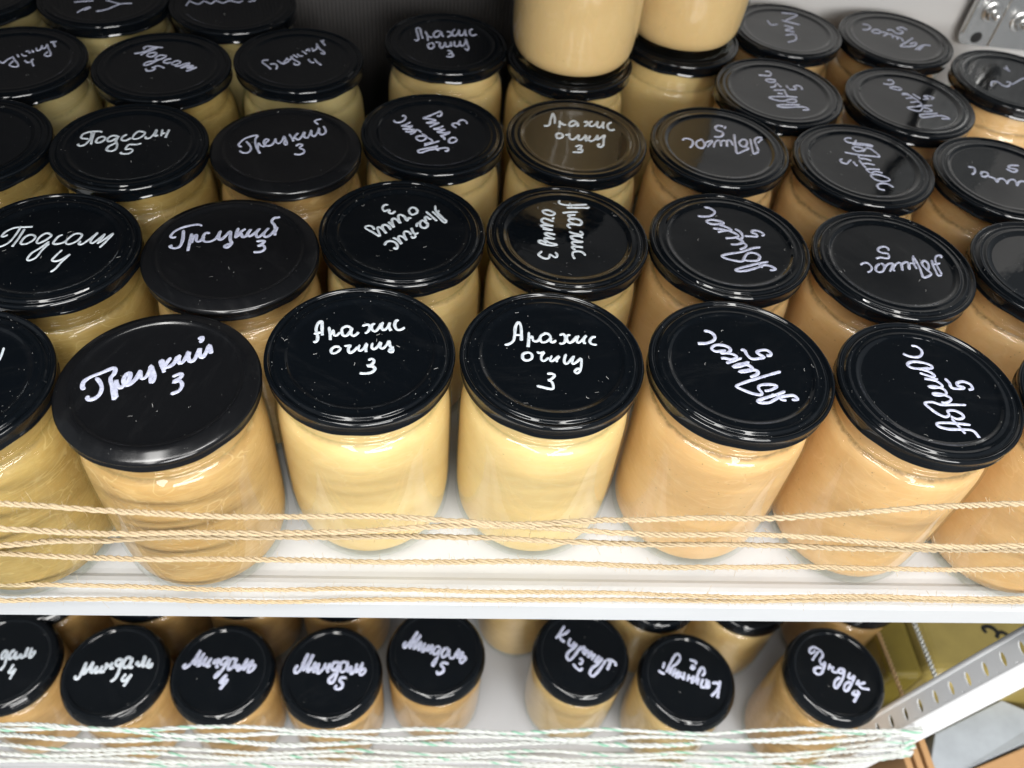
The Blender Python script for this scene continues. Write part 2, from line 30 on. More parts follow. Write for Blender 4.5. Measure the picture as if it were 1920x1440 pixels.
'H3':[0.0366,[[[-0.63,-0.071],[-0.682,-0.047],[-0.687,0.023],[-0.628,0.144],[-0.536,0.219],[-0.476,0.246],[-0.459,0.219],[-0.475,0.144],[-0.453,0.017],[-0.398,-0.12],[-0.351,-0.214]],[[-0.6,0.075],[-0.538,-0.006],[-0.497,-0.101],[-0.519,-0.201],[-0.587,-0.221],[-0.651,-0.171]],[[-0.398,-0.12],[-0.418,0.048],[-0.367,-0.018],[-0.315,-0.042]],[[-0.315,-0.042],[-0.315,0.058],[-0.279,0.134],[-0.324,0.159],[-0.344,0.084],[-0.296,-0.012],[-0.227,0.009],[-0.192,0.098],[-0.19,0.186]],[[-0.182,0.187],[-0.168,0.101],[-0.122,0.062],[-0.085,0.138],[-0.07,0.256],[-0.043,0.185],[-0.004,0.087],[-0.012,0.029],[-0.044,0.083],[-0.039,0.156]],[[-0.005,0.321],[0.05,0.223],[0.086,0.139]],[[0.078,0.197],[0.09,0.286],[0.121,0.363]],[[0.088,0.242],[0.144,0.188],[0.183,0.265],[0.207,0.401]],[[0.215,0.402],[0.222,0.284],[0.268,0.244],[0.298,0.335],[0.308,0.456],[0.321,0.352],[0.369,0.298],[0.407,0.391],[0.416,0.527],[0.43,0.408],[0.478,0.353],[0.522,0.402],[0.52,0.492],[0.477,0.579]],[[0.397,0.617],[0.328,0.702],[0.372,0.753],[0.429,0.775]],[[0.136,0.014],[0.176,0.075],[0.228,0.051],[0.197,-0.023],[0.259,-0.06],[0.276,-0.129],[0.22,-0.191],[0.139,-0.184]]]],
'H4':[0.0363,[[[-0.56,0.286],[-0.543,0.237],[-0.48,0.23],[-0.414,0.3],[-0.404,0.378],[-0.427,0.414],[-0.454,0.386]],[[-0.327,0.258],[-0.4,0.175],[-0.454,0.145]],[[-0.454,0.145],[-0.356,0.142],[-0.295,0.173]],[[-0.295,0.16],[-0.354,0.092],[-0.429,0.072]],[[-0.429,0.072],[-0.339,0.068],[-0.256,0.076]],[[-0.391,0.014],[-0.322,0.008],[-0.255,0.064]],[[-0.319,-0.053],[-0.266,0.001],[-0.241,0.065],[-0.199,0.057],[-0.169,0.01]],[[-0.133,-0.035],[-0.096,-0.081],[-0.107,-0.155],[-0.161,-0.196],[-0.217,-0.165],[-0.226,-0.106],[-0.173,-0.076],[-0.103,-0.082],[-0.074,-0.115]],[[-0.155,-0.013],[-0.124,-0.071]],[[-0.074,-0.115],[-0.025,-0.147],[-0.009,-0.206],[-0.076,-0.249],[-0.117,-0.264]],[[0.093,-0.173],[0.005,-0.229],[-0.062,-0.271],[-0.115,-0.312]],[[0.167,-0.405],[0.208,-0.401],[0.214,-0.341],[0.159,-0.334],[0.064,-0.367],[-0.043,-0.4],[-0.149,-0.48]],[[-0.149,-0.48],[-0.183,-0.46],[-0.179,-0.413],[-0.079,-0.368],[0.022,-0.323],[0.076,-0.294]],[[0.029,-0.323],[0.086,-0.406]],[[-0.163,0.364],[-0.074,0.437],[0.03,0.526],[0.086,0.571],[0.102,0.507],[0.076,0.44],[0.039,0.462]],[[-0.163,0.364],[-0.057,0.362],[0.029,0.332]],[[0.036,0.333],[-0.034,0.3],[-0.109,0.254]],[[-0.109,0.254],[-0.011,0.264],[0.073,0.272]],[[0.08,0.273],[0.018,0.229],[-0.057,0.158]],[[0.139,0.203],[0.07,0.146],[-0.006,0.113]],[[-0.006,0.113],[0.092,0.11],[0.162,0.117]],[[0.162,0.117],[0.114,0.075],[0.045,0.044]],[[0.045,0.044],[0.15,0.029],[0.233,0.062]],[[0.233,0.049],[0.179,-0.005],[0.096,-0.05]],[[0.103,-0.05],[0.153,-0.082],[0.161,-0.142]],[[0.326,-0.09],[0.277,-0.07],[0.23,-0.111],[0.224,-0.184],[0.259,-0.205],[0.314,-0.164],[0.333,-0.101]],[[0.47,0.286],[0.455,0.349],[0.398,0.382],[0.348,0.338],[0.349,0.274],[0.371,0.251]],[[0.342,0.286],[0.278,0.28],[0.265,0.228],[0.322,0.17]]]],
'H5':[0.0396,[[[-0.452,0.293],[-0.414,0.285],[-0.367,0.324],[-0.339,0.476],[-0.298,0.621],[-0.279,0.506],[-0.288,0.355]],[[-0.211,0.443],[-0.218,0.339],[-0.23,0.258]],[[-0.212,0.339],[-0.183,0.388],[-0.161,0.333],[-0.121,0.348]],[[0.035,0.444],[-0.023,0.45],[-0.073,0.387],[-0.078,0.318],[-0.033,0.323],[0.024,0.386],[0.034,0.433],[0.053,0.343],[0.025,0.317]],[[0.138,0.432],[0.192,0.46],[0.185,0.379],[0.136,0.328]],[[0.271,0.468],[0.23,0.441],[0.216,0.359],[0.253,0.339],[0.303,0.39],[0.344,0.475]],[[0.35,0.476],[0.327,0.37],[0.348,0.314],[0.399,0.377],[0.435,0.473],[0.412,0.378],[0.417,0.298]],[[0.553,0.473],[0.495,0.421],[0.479,0.327],[0.517,0.263],[0.579,0.291]],[[-0.201,0.114],[-0.265,0.108],[-0.288,0.05],[-0.267,-0.014],[-0.208,0.014],[-0.191,0.082],[-0.226,0.123]],[[-0.159,0.074],[-0.107,0.101],[-0.086,0.125]],[[-0.093,0.114],[-0.1,0.024],[-0.065,-0.028],[-0.011,0.021],[0.046,0.105]],[[0.046,0.105],[0.026,0.003],[0.055,-0.027],[0.112,0.044],[0.142,0.103],[0.132,-0.009],[0.141,-0.052]],[[0.205,0.098],[0.173,0.017],[0.193,-0.036],[0.247,-0.009],[0.301,0.096],[0.31,0.119],[0.292,-0.005]],[[0.292,-0.005],[0.348,0.056],[0.413,0.129],[0.389,0.015],[0.369,-0.118],[0.319,-0.177],[0.293,-0.126],[0.328,-0.09]],[[-0.034,-0.199],[0.019,-0.162],[0.062,-0.169],[0.025,-0.237],[-0.008,-0.261],[0.055,-0.255],[0.043,-0.321],[-0.019,-0.326],[-0.082,-0.332]]]],
'H6':[0.0378,[[[-0.568,0.101],[-0.536,0.157],[-0.465,0.164],[-0.411,0.116],[-0.419,0.022],[-0.484,-0.088]],[[-0.249,0.158],[-0.335,0.109],[-0.367,0.014],[-0.342,-0.062],[-0.282,-0.07],[-0.236,0.013],[-0.243,0.145],[-0.278,0.168]],[[-0.243,-0.027],[-0.2,0.082],[-0.13,0.129],[-0.08,0.147]],[[-0.082,0.133],[-0.145,0.048],[-0.199,-0.036]],[[-0.099,-0.04],[-0.061,0.082],[0.01,0.169],[0.037,0.104],[0.024,-0.002]],[[0.024,-0.002],[0.05,0.132],[0.119,0.165],[0.137,0.101],[0.118,0.006]],[[0.118,0.006],[0.148,0.155],[0.206,0.174],[0.226,0.043]],[[0.307,0.359],[0.281,0.194],[0.258,0.006],[0.245,-0.164],[0.351,-0.103],[0.444,-0.029],[0.432,0.022],[0.358,0.042],[0.338,0.133],[0.412,0.22],[0.47,0.199],[0.457,0.104],[0.411,0.033]],[[0.752,0.293],[0.693,0.314],[0.624,0.254],[0.601,0.184],[0.605,0.065],[0.606,-0.067]],[[0.603,-0.08],[0.517,-0.153],[0.515,-0.023],[0.543,0.246]],[[0.639,0.148],[0.737,0.264]],[[0.176,0.498],[0.207,0.57]],[[0.174,0.567],[0.09,0.587],[0.031,0.525],[0.047,0.444],[0.119,0.409],[0.122,0.341],[0.068,0.268],[-0.043,0.258]]]],
'H7':[0.0342,[[[0.027,0.641],[-0.026,0.66],[-0.09,0.617],[-0.079,0.556],[-0.0,0.527],[0.131,0.527],[0.269,0.503],[0.295,0.469]],[[0.291,0.456],[0.19,0.483],[0.089,0.486],[-0.012,0.489]],[[0.083,0.609],[0.022,0.504]],[[-0.016,0.428],[-0.038,0.377],[0.01,0.321],[0.088,0.341],[0.118,0.392],[0.07,0.424],[-0.008,0.428]],[[-0.19,0.279],[-0.083,0.253],[0.038,0.228],[0.179,0.217],[0.319,0.206]],[[0.323,0.218],[0.284,0.322],[0.237,0.403],[0.171,0.421]],[[0.167,0.408],[0.095,0.317]],[[-0.006,0.225],[-0.01,0.141]],[[-0.01,0.141],[0.082,0.138],[0.155,0.097]],[[-0.028,0.104],[-0.014,0.012]],[[-0.014,0.012],[0.088,0.021],[0.171,-0.006]],[[-0.018,0.0],[0.014,-0.078]],[[-0.004,-0.114],[0.09,-0.105],[0.21,-0.107]],[[0.003,-0.113],[0.046,-0.2],[0.115,-0.161]],[[0.115,-0.161],[0.169,-0.167],[0.223,-0.197]],[[0.049,-0.234],[0.027,-0.281],[0.066,-0.356],[0.158,-0.393],[0.259,-0.362],[0.274,-0.317],[0.196,-0.256],[0.107,-0.229],[0.045,-0.246]],[[0.277,-0.516],[0.211,-0.444],[0.115,-0.441],[0.05,-0.49],[0.053,-0.567],[0.127,-0.593]],[[-0.27,0.107],[-0.313,0.079],[-0.309,0.021],[-0.24,-0.007],[-0.193,0.055],[-0.145,0.094]],[[-0.127,0.061],[-0.12,-0.008],[-0.098,-0.053]]]],
'H8':[0.0393,[[[-0.445,0.218],[-0.361,0.199],[-0.394,0.092],[-0.46,0.028]],[[-0.327,0.033],[-0.279,0.102],[-0.208,0.101],[-0.215,0.036],[-0.291,-0.012],[-0.334,0.016]],[[-0.226,0.009],[-0.149,-0.048],[-0.15,-0.144]],[[-0.147,-0.137],[-0.104,-0.06],[-0.024,-0.038],[0.004,-0.137]],[[-0.018,-0.164],[0.066,-0.062],[0.15,-0.055],[0.127,-0.2]],[[0.127,-0.2],[0.191,-0.1],[0.283,-0.076],[0.286,-0.202]],[[0.391,0.029],[0.267,-0.421],[0.477,-0.312]],[[0.138,0.219],[0.218,0.144],[0.304,0.211],[0.191,0.247],[0.25,0.312],[0.376,0.316]]]],
'I1':[0.0343,[[[-0.212,-0.013],[-0.145,-0.074],[-0.121,-0.013],[-0.108,0.047],[-0.058,0.136]],[[-0.066,0.159],[-0.013,0.07],[0.088,-0.058],[0.119,-0.147],[0.057,-0.166],[-0.022,-0.118],[-0.018,-0.048],[-0.004,0.012]],[[-0.019,0.224],[0.04,0.136]],[[0.04,0.256],[0.091,0.19],[0.146,0.197]],[[0.081,0.321],[0.113,0.349],[0.17,0.284]],[[0.169,0.393],[0.194,0.335],[0.222,0.339]],[[0.208,0.471],[0.244,0.378],[0.289,0.42],[0.27,0.554],[0.311,0.46],[0.343,0.489],[0.334,0.612]],[[0.334,0.612],[0.402,0.471],[0.48,0.334],[0.498,0.24],[0.446,0.221],[0.405,0.276],[0.43,0.364]],[[0.365,0.666],[0.403,0.696],[0.462,0.716]],[[0.412,0.684],[0.49,0.532]],[[0.159,0.056],[0.22,-0.008],[0.266,0.01]],[[0.286,0.106],[0.271,0.046],[0.36,-0.119]]]],
'I2':[0.0358,[[[-0.475,0.343],[-0.484,0.328],[-0.418,0.35],[-0.342,0.413],[-0.284,0.502],[-0.214,0.565]],[[-0.374,0.463],[-0.393,0.515],[-0.352,0.562],[-0.259,0.559],[-0.117,0.55]],[[-0.388,0.286],[-0.332,0.374],[-0.239,0.48],[-0.201,0.539]],[[-0.204,0.389],[-0.274,0.354],[-0.29,0.285],[-0.224,0.253],[-0.179,0.312],[-0.176,0.379],[-0.223,0.387]],[[-0.029,0.317],[-0.103,0.321],[-0.147,0.262],[-0.145,0.196],[-0.075,0.205],[-0.02,0.278],[-0.026,0.331]],[[-0.103,0.188],[-0.148,0.104],[-0.217,0.017],[-0.274,0.011],[-0.249,0.092],[-0.157,0.142],[-0.088,0.177]],[[0.081,0.237],[0.011,0.202],[-0.012,0.133],[0.041,0.1],[0.098,0.133]],[[0.217,0.187],[0.153,0.179],[0.113,0.096],[0.166,0.063],[0.225,0.122],[0.226,0.175]],[[0.175,0.025],[0.242,0.046],[0.304,0.118],[0.377,0.14]],[[0.38,0.128],[0.318,0.055],[0.268,-0.016]],[[0.268,-0.016],[0.352,0.046],[0.442,0.082]],[[0.445,0.07],[0.36,-0.018]],[[0.36,-0.018],[0.497,0.037]],[[0.497,0.037],[0.418,-0.05],[0.364,-0.095]],[[-0.218,-0.086],[-0.19,-0.147],[-0.127,-0.14],[-0.083,-0.083],[-0.118,-0.049],[-0.143,-0.051]],[[-0.118,-0.049],[-0.061,0.01],[0.042,-0.043]]]],
'I3':[0.0358,[[[-0.491,-0.055],[-0.573,-0.079],[-0.576,-0.152],[-0.489,-0.242],[-0.408,-0.346]],[[-0.454,-0.194],[-0.371,-0.17],[-0.323,-0.25],[-0.331,-0.336]],[[-0.353,-0.053],[-0.251,-0.156]],[[-0.251,-0.156],[-0.2,0.039]],[[-0.249,-0.17],[-0.164,-0.059]],[[-0.216,0.052],[-0.161,-0.029],[-0.124,0.122]],[[-0.157,0.103],[-0.077,-0.005],[0.014,-0.081],[0.009,-0.154],[-0.057,-0.147],[-0.065,-0.09]],[[-0.122,0.166],[-0.029,0.074]],[[-0.061,0.204],[-0.008,0.136],[0.05,0.143]],[[0.007,0.302],[0.1,0.209]],[[0.065,0.309],[0.107,0.39],[0.133,0.303]],[[0.154,0.426],[0.199,0.311]],[[0.202,0.341],[0.237,0.422],[0.217,0.588]],[[0.221,0.557],[0.3,0.399],[0.385,0.304],[0.378,0.243],[0.328,0.282]],[[0.271,0.704],[0.374,0.531]],[[0.322,0.726],[0.303,0.63]],[[0.143,0.051],[0.199,-0.044],[0.258,-0.052]],[[0.242,0.078],[0.291,-0.019],[0.383,-0.124]]]],
'I4':[0.0417,[[[-0.521,0.072],[-0.486,0.035],[-0.461,0.094],[-0.482,0.259],[-0.511,0.439],[-0.45,0.448],[-0.421,0.267],[-0.388,0.117]],[[-0.357,0.36],[-0.317,0.21],[-0.304,0.045]],[[-0.31,0.225],[-0.267,0.174],[-0.234,0.193]],[[-0.096,0.38],[-0.165,0.399],[-0.217,0.307],[-0.2,0.197],[-0.146,0.204],[-0.108,0.322],[-0.096,0.38],[-0.071,0.242],[-0.044,0.231]],[[-0.006,0.406],[0.056,0.386],[0.072,0.303],[0.012,0.211]],[[0.13,0.496],[0.084,0.389],[0.12,0.267],[0.168,0.329],[0.2,0.491]],[[0.207,0.477],[0.202,0.348],[0.244,0.297],[0.285,0.387],[0.297,0.503],[0.306,0.362],[0.327,0.293]],[[0.43,0.535],[0.381,0.5],[0.382,0.371],[0.43,0.321],[0.493,0.372]],[[-0.261,-0.018],[-0.299,-0.078],[-0.282,-0.171],[-0.241,-0.193],[-0.203,-0.134],[-0.206,-0.039],[-0.248,-0.003]],[[-0.181,0.019],[-0.106,0.015],[-0.11,-0.081],[-0.074,-0.158],[-0.03,-0.044],[-0.025,0.039],[-0.009,-0.082],[0.019,-0.106],[0.064,-0.032],[0.069,0.065],[0.079,-0.085]],[[0.13,0.1],[0.132,-0.037],[0.174,-0.073],[0.213,0.014],[0.219,0.112],[0.227,-0.025],[0.275,-0.033],[0.308,0.081],[0.314,0.179],[0.343,0.003],[0.364,-0.104],[0.337,-0.175],[0.303,-0.111]],[[0.021,-0.227],[0.069,-0.235],[0.09,-0.286],[0.037,-0.346]],[[0.09,-0.299],[0.118,-0.376],[0.072,-0.421],[0.006,-0.416]]]],
'I7':[0.0343,[[[-0.075,0.615],[-0.02,0.621],[0.01,0.549],[-0.039,0.48],[-0.133,0.482],[-0.212,0.485]],[[0.035,0.315],[-0.066,0.279],[-0.131,0.345],[-0.043,0.38],[0.044,0.353]],[[0.03,0.265],[0.081,0.149]],[[0.01,0.238],[-0.021,0.161],[-0.102,0.128]],[[-0.068,0.048],[0.047,0.06],[0.11,0.079]],[[-0.031,-0.044],[0.06,-0.046]],[[0.11,0.079],[0.107,-0.041],[0.122,-0.11]],[[0.274,-0.129],[0.133,-0.121],[-0.068,-0.143],[-0.2,-0.18],[-0.094,-0.251],[0.02,-0.262],[0.112,-0.206],[0.212,-0.195],[0.223,-0.252],[0.154,-0.294],[0.061,-0.281]],[[0.259,-0.341],[0.106,-0.357],[-0.059,-0.375],[-0.129,-0.399]],[[-0.131,-0.405],[-0.05,-0.443],[0.088,-0.428],[0.243,-0.401],[0.32,-0.404],[0.361,-0.468],[0.26,-0.485]],[[0.172,0.219],[0.194,0.125]],[[0.188,0.1],[0.287,0.099],[0.313,0.15],[0.289,0.184],[0.353,0.227],[0.412,0.197],[0.409,0.112]]]],
'I8':[0.0295,[[[-0.15,0.639],[-0.08,0.647],[-0.063,0.567],[-0.143,0.505],[-0.256,0.519]],[[-0.008,0.359],[-0.084,0.351],[-0.183,0.407],[-0.105,0.442],[-0.015,0.425],[-0.001,0.36]],[[-0.026,0.265],[0.066,0.236],[-0.055,0.223]],[[0.025,0.244],[0.101,0.148],[-0.022,0.109]],[[0.101,0.148],[0.155,0.077],[0.141,0.036],[0.011,-0.003]],[[0.141,0.036],[0.187,-0.035],[0.101,-0.095]],[[0.35,-0.063],[0.198,-0.085],[0.039,-0.127],[-0.094,-0.16],[-0.03,-0.222],[0.067,-0.25],[0.13,-0.193],[0.164,-0.139],[0.244,-0.156],[0.287,-0.214],[0.196,-0.249],[0.141,-0.242]],[[0.355,-0.282],[0.224,-0.308],[0.03,-0.353]],[[0.047,-0.425],[0.154,-0.402],[0.316,-0.348],[0.429,-0.349],[0.489,-0.417],[0.358,-0.424]],[[0.025,-0.365],[0.047,-0.425]],[[0.139,0.257],[0.176,0.195],[0.222,0.122]],[[0.255,0.113],[0.356,0.13],[0.328,0.173],[0.305,0.209],[0.381,0.218],[0.46,0.174],[0.399,0.128]]]],
'J8':[0.0376,[[[-0.459,0.481],[-0.364,0.456],[-0.346,0.366],[-0.429,0.281],[-0.525,0.269]],[[-0.221,0.181],[-0.336,0.166],[-0.36,0.235],[-0.274,0.302],[-0.209,0.274],[-0.196,0.202]],[[-0.189,0.221],[-0.092,0.179],[-0.201,0.075]],[[-0.079,0.163],[-0.015,0.135],[-0.053,0.022]],[[-0.012,0.117],[0.056,0.072],[0.024,-0.022]],[[0.056,0.072],[0.113,0.025],[0.113,-0.082]],[[0.342,0.073],[0.19,-0.072],[-0.001,-0.255],[0.144,-0.255],[0.281,-0.202],[0.343,-0.106],[0.276,-0.115],[0.205,-0.159]],[[0.578,-0.165],[0.489,-0.159],[0.389,-0.206],[0.239,-0.348]],[[0.289,-0.359],[0.437,-0.2]],[[-0.058,0.312],[0.04,0.325],[0.078,0.22],[0.169,0.213],[0.234,0.295],[0.173,0.361],[0.173,0.417],[0.278,0.449],[0.332,0.363]]]],
'J7':[0.0314,[[[0.076,0.715],[0.373,0.672],[0.078,0.413]],[[-0.001,0.402],[0.319,0.266]],[[-0.0,0.198],[0.155,0.118],[-0.019,0.02],[0.141,-0.034]],[[-0.07,-0.185],[0.115,-0.136],[0.089,-0.334],[-0.087,-0.453]],[[-0.287,0.363],[-0.253,0.189],[-0.117,0.233]]]],
'I9':[0.0331,[[[0.03,0.433],[0.094,0.323]],[[0.108,0.502],[0.074,0.35]],[[-0.47,-0.225],[-0.392,-0.077],[-0.294,-0.066],[-0.246,-0.173],[-0.161,-0.191],[-0.061,-0.068],[-0.13,-0.047]],[[-0.07,-0.125],[0.067,-0.025],[0.237,0.108],[0.276,0.055]]]],
'J1':[0.0257,[[[-0.409,-0.198],[-0.289,-0.158],[-0.138,-0.113]],[[-0.267,-0.535],[-0.186,-0.369],[-0.115,-0.336],[-0.187,-0.436]],[[-0.0,-0.454],[0.137,-0.368],[0.286,-0.166],[0.458,-0.119]],[[0.033,-0.065],[0.286,-0.166]],[[-0.393,0.058],[-0.222,0.177],[-0.01,0.161],[0.178,0.236]]]],
'J2':[0.0261,[[[-0.814,-0.166],[-0.798,-0.002]],[[-0.808,0.043],[-0.616,-0.068],[-0.538,0.059],[-0.397,-0.014],[-0.338,0.111],[-0.197,0.038],[-0.09,0.147],[0.068,0.1],[0.138,0.18]],[[0.251,0.149],[0.368,0.214]],[[-0.798,0.281],[-0.478,0.281],[-0.184,0.42]]]],
'F0':[0.0218,[[[0.378,0.481],[0.394,0.326],[0.376,0.235]],[[0.306,0.358],[0.269,0.248],[0.212,0.263]],[[0.175,0.226],[0.078,0.348],[0.075,0.222],[-0.015,0.289]]]],
'M0':[0.0605,[[[-0.01,0.21],[-0.066,0.195],[-0.08,0.099],[-0.049,0.048],[-0.011,0.114],[-0.008,0.203],[0.023,0.056],[0.035,-0.075],[-0.008,-0.183]],[[0.138,0.218],[0.084,0.196],[0.064,0.115],[0.089,0.042],[0.142,0.086],[0.155,0.189],[0.184,0.042]],[[0.189,0.028],[0.229,0.072],[0.261,0.138],[0.281,0.057]],[[0.291,0.05],[0.337,0.116],[0.351,0.279]],[[0.358,0.279],[0.357,0.116],[0.394,0.109]],[[0.424,0.102],[0.429,0.272]],[[0.429,0.272],[0.437,0.102],[0.465,0.08],[0.505,0.147],[0.499,0.206],[0.466,0.161]],[[0.197,-0.052],[0.182,-0.146],[0.163,-0.211],[0.202,-0.225],[0.245,-0.175],[0.267,-0.139]],[[0.267,-0.139],[0.241,-0.26],[0.226,-0.353]],[[-0.133,0.055],[-0.209,0.194]],[[-0.17,0.084],[-0.278,0.157],[-0.266,0.047]],[[-0.295,0.054],[-0.4,0.23],[-0.376,0.054],[-0.509,0.266],[-0.471,0.053]]]],
'M1':[0.0712,[[[-0.674,-0.09],[-0.665,-0.155],[-0.607,-0.144],[-0.574,-0.015],[-0.556,0.171]],[[-0.556,0.171],[-0.531,-0.09]],[[-0.527,-0.068],[-0.463,0.062],[-0.425,0.182]],[[-0.425,0.182],[-0.421,-0.046]],[[-0.408,-0.057],[-0.351,0.03],[-0.318,0.095]],[[-0.325,0.084],[-0.322,-0.035],[-0.262,0.008],[-0.228,0.106]],[[-0.228,0.106],[-0.246,-0.013],[-0.157,-0.002]],[[-0.171,0.161],[-0.16,0.085],[-0.16,0.009]],[[-0.16,0.085],[-0.076,0.118]],[[-0.071,0.173],[-0.073,0.107],[-0.066,0.042],[-0.013,0.075]],[[0.101,0.229],[0.021,0.217],[-0.003,0.151],[0.064,0.097],[0.106,0.174],[0.091,0.229]],[[0.097,0.207],[0.102,0.031],[0.081,-0.12],[0.02,-0.195],[0.004,-0.174]],[[0.273,0.252],[0.186,0.263],[0.15,0.163],[0.163,0.075],[0.243,0.087],[0.287,0.197],[0.273,0.252],[0.287,0.076],[0.346,0.087]],[[0.382,0.109],[0.407,0.175],[0.429,0.087]],[[0.429,0.087],[0.488,0.143],[0.509,0.309]],[[0.523,0.298],[0.52,0.099],[0.567,0.121]],[[0.62,0.243],[0.603,0.099],[0.668,0.088],[0.67,0.165]],[[0.249,-0.055],[0.2,-0.141],[0.224,-0.195],[0.287,-0.162],[0.355,-0.065]],[[0.355,-0.065],[0.301,-0.216],[0.263,-0.301]]]],
'M2':[0.072,[[[-0.693,0.147],[-0.743,0.092],[-0.705,0.059],[-0.625,0.125],[-0.556,0.248],[-0.486,0.417]],[[-0.486,0.417],[-0.54,0.17],[-0.547,0.104]],[[-0.549,0.115],[-0.459,0.237],[-0.4,0.361]],[[-0.4,0.361],[-0.467,0.126],[-0.477,0.071]],[[-0.469,0.082],[-0.386,0.193],[-0.331,0.283]],[[-0.341,0.282],[-0.373,0.127],[-0.312,0.138],[-0.241,0.261]],[[-0.241,0.261],[-0.303,0.094],[-0.234,0.116]],[[-0.163,0.239],[-0.183,0.127]],[[-0.177,0.15],[-0.091,0.25]],[[-0.08,0.25],[-0.122,0.084],[-0.071,0.095]],[[0.077,0.262],[-0.006,0.251],[-0.05,0.15],[0.007,0.128],[0.077,0.206],[0.077,0.262],[0.043,0.106],[-0.033,-0.048],[-0.1,-0.135],[-0.108,-0.092],[-0.042,-0.004]],[[0.23,0.241],[0.145,0.24],[0.11,0.14],[0.12,0.03],[0.186,0.074],[0.238,0.196],[0.23,0.241],[0.22,0.063]],[[0.222,0.052],[0.305,0.119],[0.302,0.019],[0.374,0.086],[0.451,0.253]],[[0.453,0.242],[0.399,0.009]],[[0.399,0.009],[0.483,0.13],[0.564,0.22]],[[0.564,0.22],[0.495,-0.002],[0.567,0.009],[0.614,0.109],[0.538,0.12]],[[0.118,-0.069],[0.009,-0.21],[0.063,-0.221],[0.155,-0.156]],[[0.155,-0.156],[0.028,-0.36]]]],
'M3':[0.0709,[[[-0.651,0.157],[-0.699,0.062],[-0.67,-0.001],[-0.596,0.052],[-0.546,0.211],[-0.488,0.393]],[[-0.478,0.393],[-0.545,0.126],[-0.543,0.031]],[[-0.543,0.031],[-0.444,0.211],[-0.382,0.372]],[[-0.372,0.372],[-0.451,0.105],[-0.448,-0.0]],[[-0.448,-0.0],[-0.352,0.127],[-0.313,0.222]],[[-0.313,0.222],[-0.345,0.074],[-0.318,0.021],[-0.249,0.201]],[[-0.238,0.201],[-0.263,0.064],[-0.235,0.001],[-0.153,0.085]],[[-0.116,0.202],[-0.161,0.064]],[[-0.153,0.085],[-0.035,0.128]],[[-0.034,0.202],[-0.069,0.064],[-0.042,0.001]],[[0.13,0.214],[0.038,0.203],[0.008,0.107],[0.065,0.054],[0.136,0.15],[0.13,0.214],[0.121,0.002],[0.069,-0.175],[-0.0,-0.186],[-0.017,-0.124],[0.055,-0.04],[0.101,0.002]],[[0.294,0.215],[0.201,0.214],[0.17,0.118],[0.201,0.023],[0.27,0.045],[0.311,0.151],[0.294,0.215],[0.313,0.024]],[[0.315,0.003],[0.385,0.13],[0.389,-0.018],[0.454,0.045],[0.492,0.194]],[[0.492,0.194],[0.468,0.003]],[[0.468,0.003],[0.553,0.088],[0.603,0.216]],[[0.603,0.216],[0.56,0.004],[0.595,-0.038],[0.661,0.025],[0.635,0.088],[0.577,0.046]],[[0.315,-0.102],[0.223,-0.092],[0.189,-0.154],[0.245,-0.206],[0.243,-0.288],[0.166,-0.319],[0.112,-0.289],[0.147,-0.237]]]],
'M4':[0.0663,[[[-0.598,0.227],[-0.648,0.17],[-0.635,0.096],[-0.567,0.161],[-0.484,0.274],[-0.384,0.436]],[[-0.384,0.426],[-0.506,0.171],[-0.536,0.069]],[[-0.528,0.087],[-0.428,0.218],[-0.318,0.37]],[[-0.318,0.36],[-0.433,0.144],[-0.446,0.051]],[[-0.438,0.06],[-0.354,0.172],[-0.294,0.229]],[[-0.294,0.219],[-0.358,0.052],[-0.263,0.126],[-0.222,0.201]],[[-0.221,0.192],[-0.293,-0.003]],[[-0.284,-0.003],[-0.19,0.09],[-0.149,0.164]],[[-0.14,0.164],[-0.188,0.016]],[[-0.179,0.016],[-0.068,0.165]],[[-0.059,0.156],[-0.115,-0.039]],[[0.085,0.11],[0.005,0.119],[-0.054,0.016],[-0.017,-0.039],[0.078,0.063],[0.085,0.11]],[[0.07,0.036],[0.029,-0.112],[-0.037,-0.257],[-0.054,-0.276],[-0.064,-0.221],[0.012,-0.112]],[[0.256,0.074],[0.175,0.083],[0.115,-0.01],[0.135,-0.102],[0.223,-0.037],[0.256,0.064],[0.259,-0.092]],[[0.26,-0.101],[0.349,-0.11],[0.4,-0.018],[0.471,0.075]],[[0.471,0.066],[0.42,-0.128]],[[0.42,-0.128],[0.49,-0.036],[0.543,0.02]],[[0.543,0.02],[0.482,-0.146],[0.51,-0.21],[0.589,-0.136],[0.562,-0.081],[0.491,-0.118]],[[0.262,-0.238],[0.156,-0.211],[0.104,-0.257],[0.159,-0.32],[0.143,-0.4],[0.048,-0.437],[0.029,-0.374]]]],
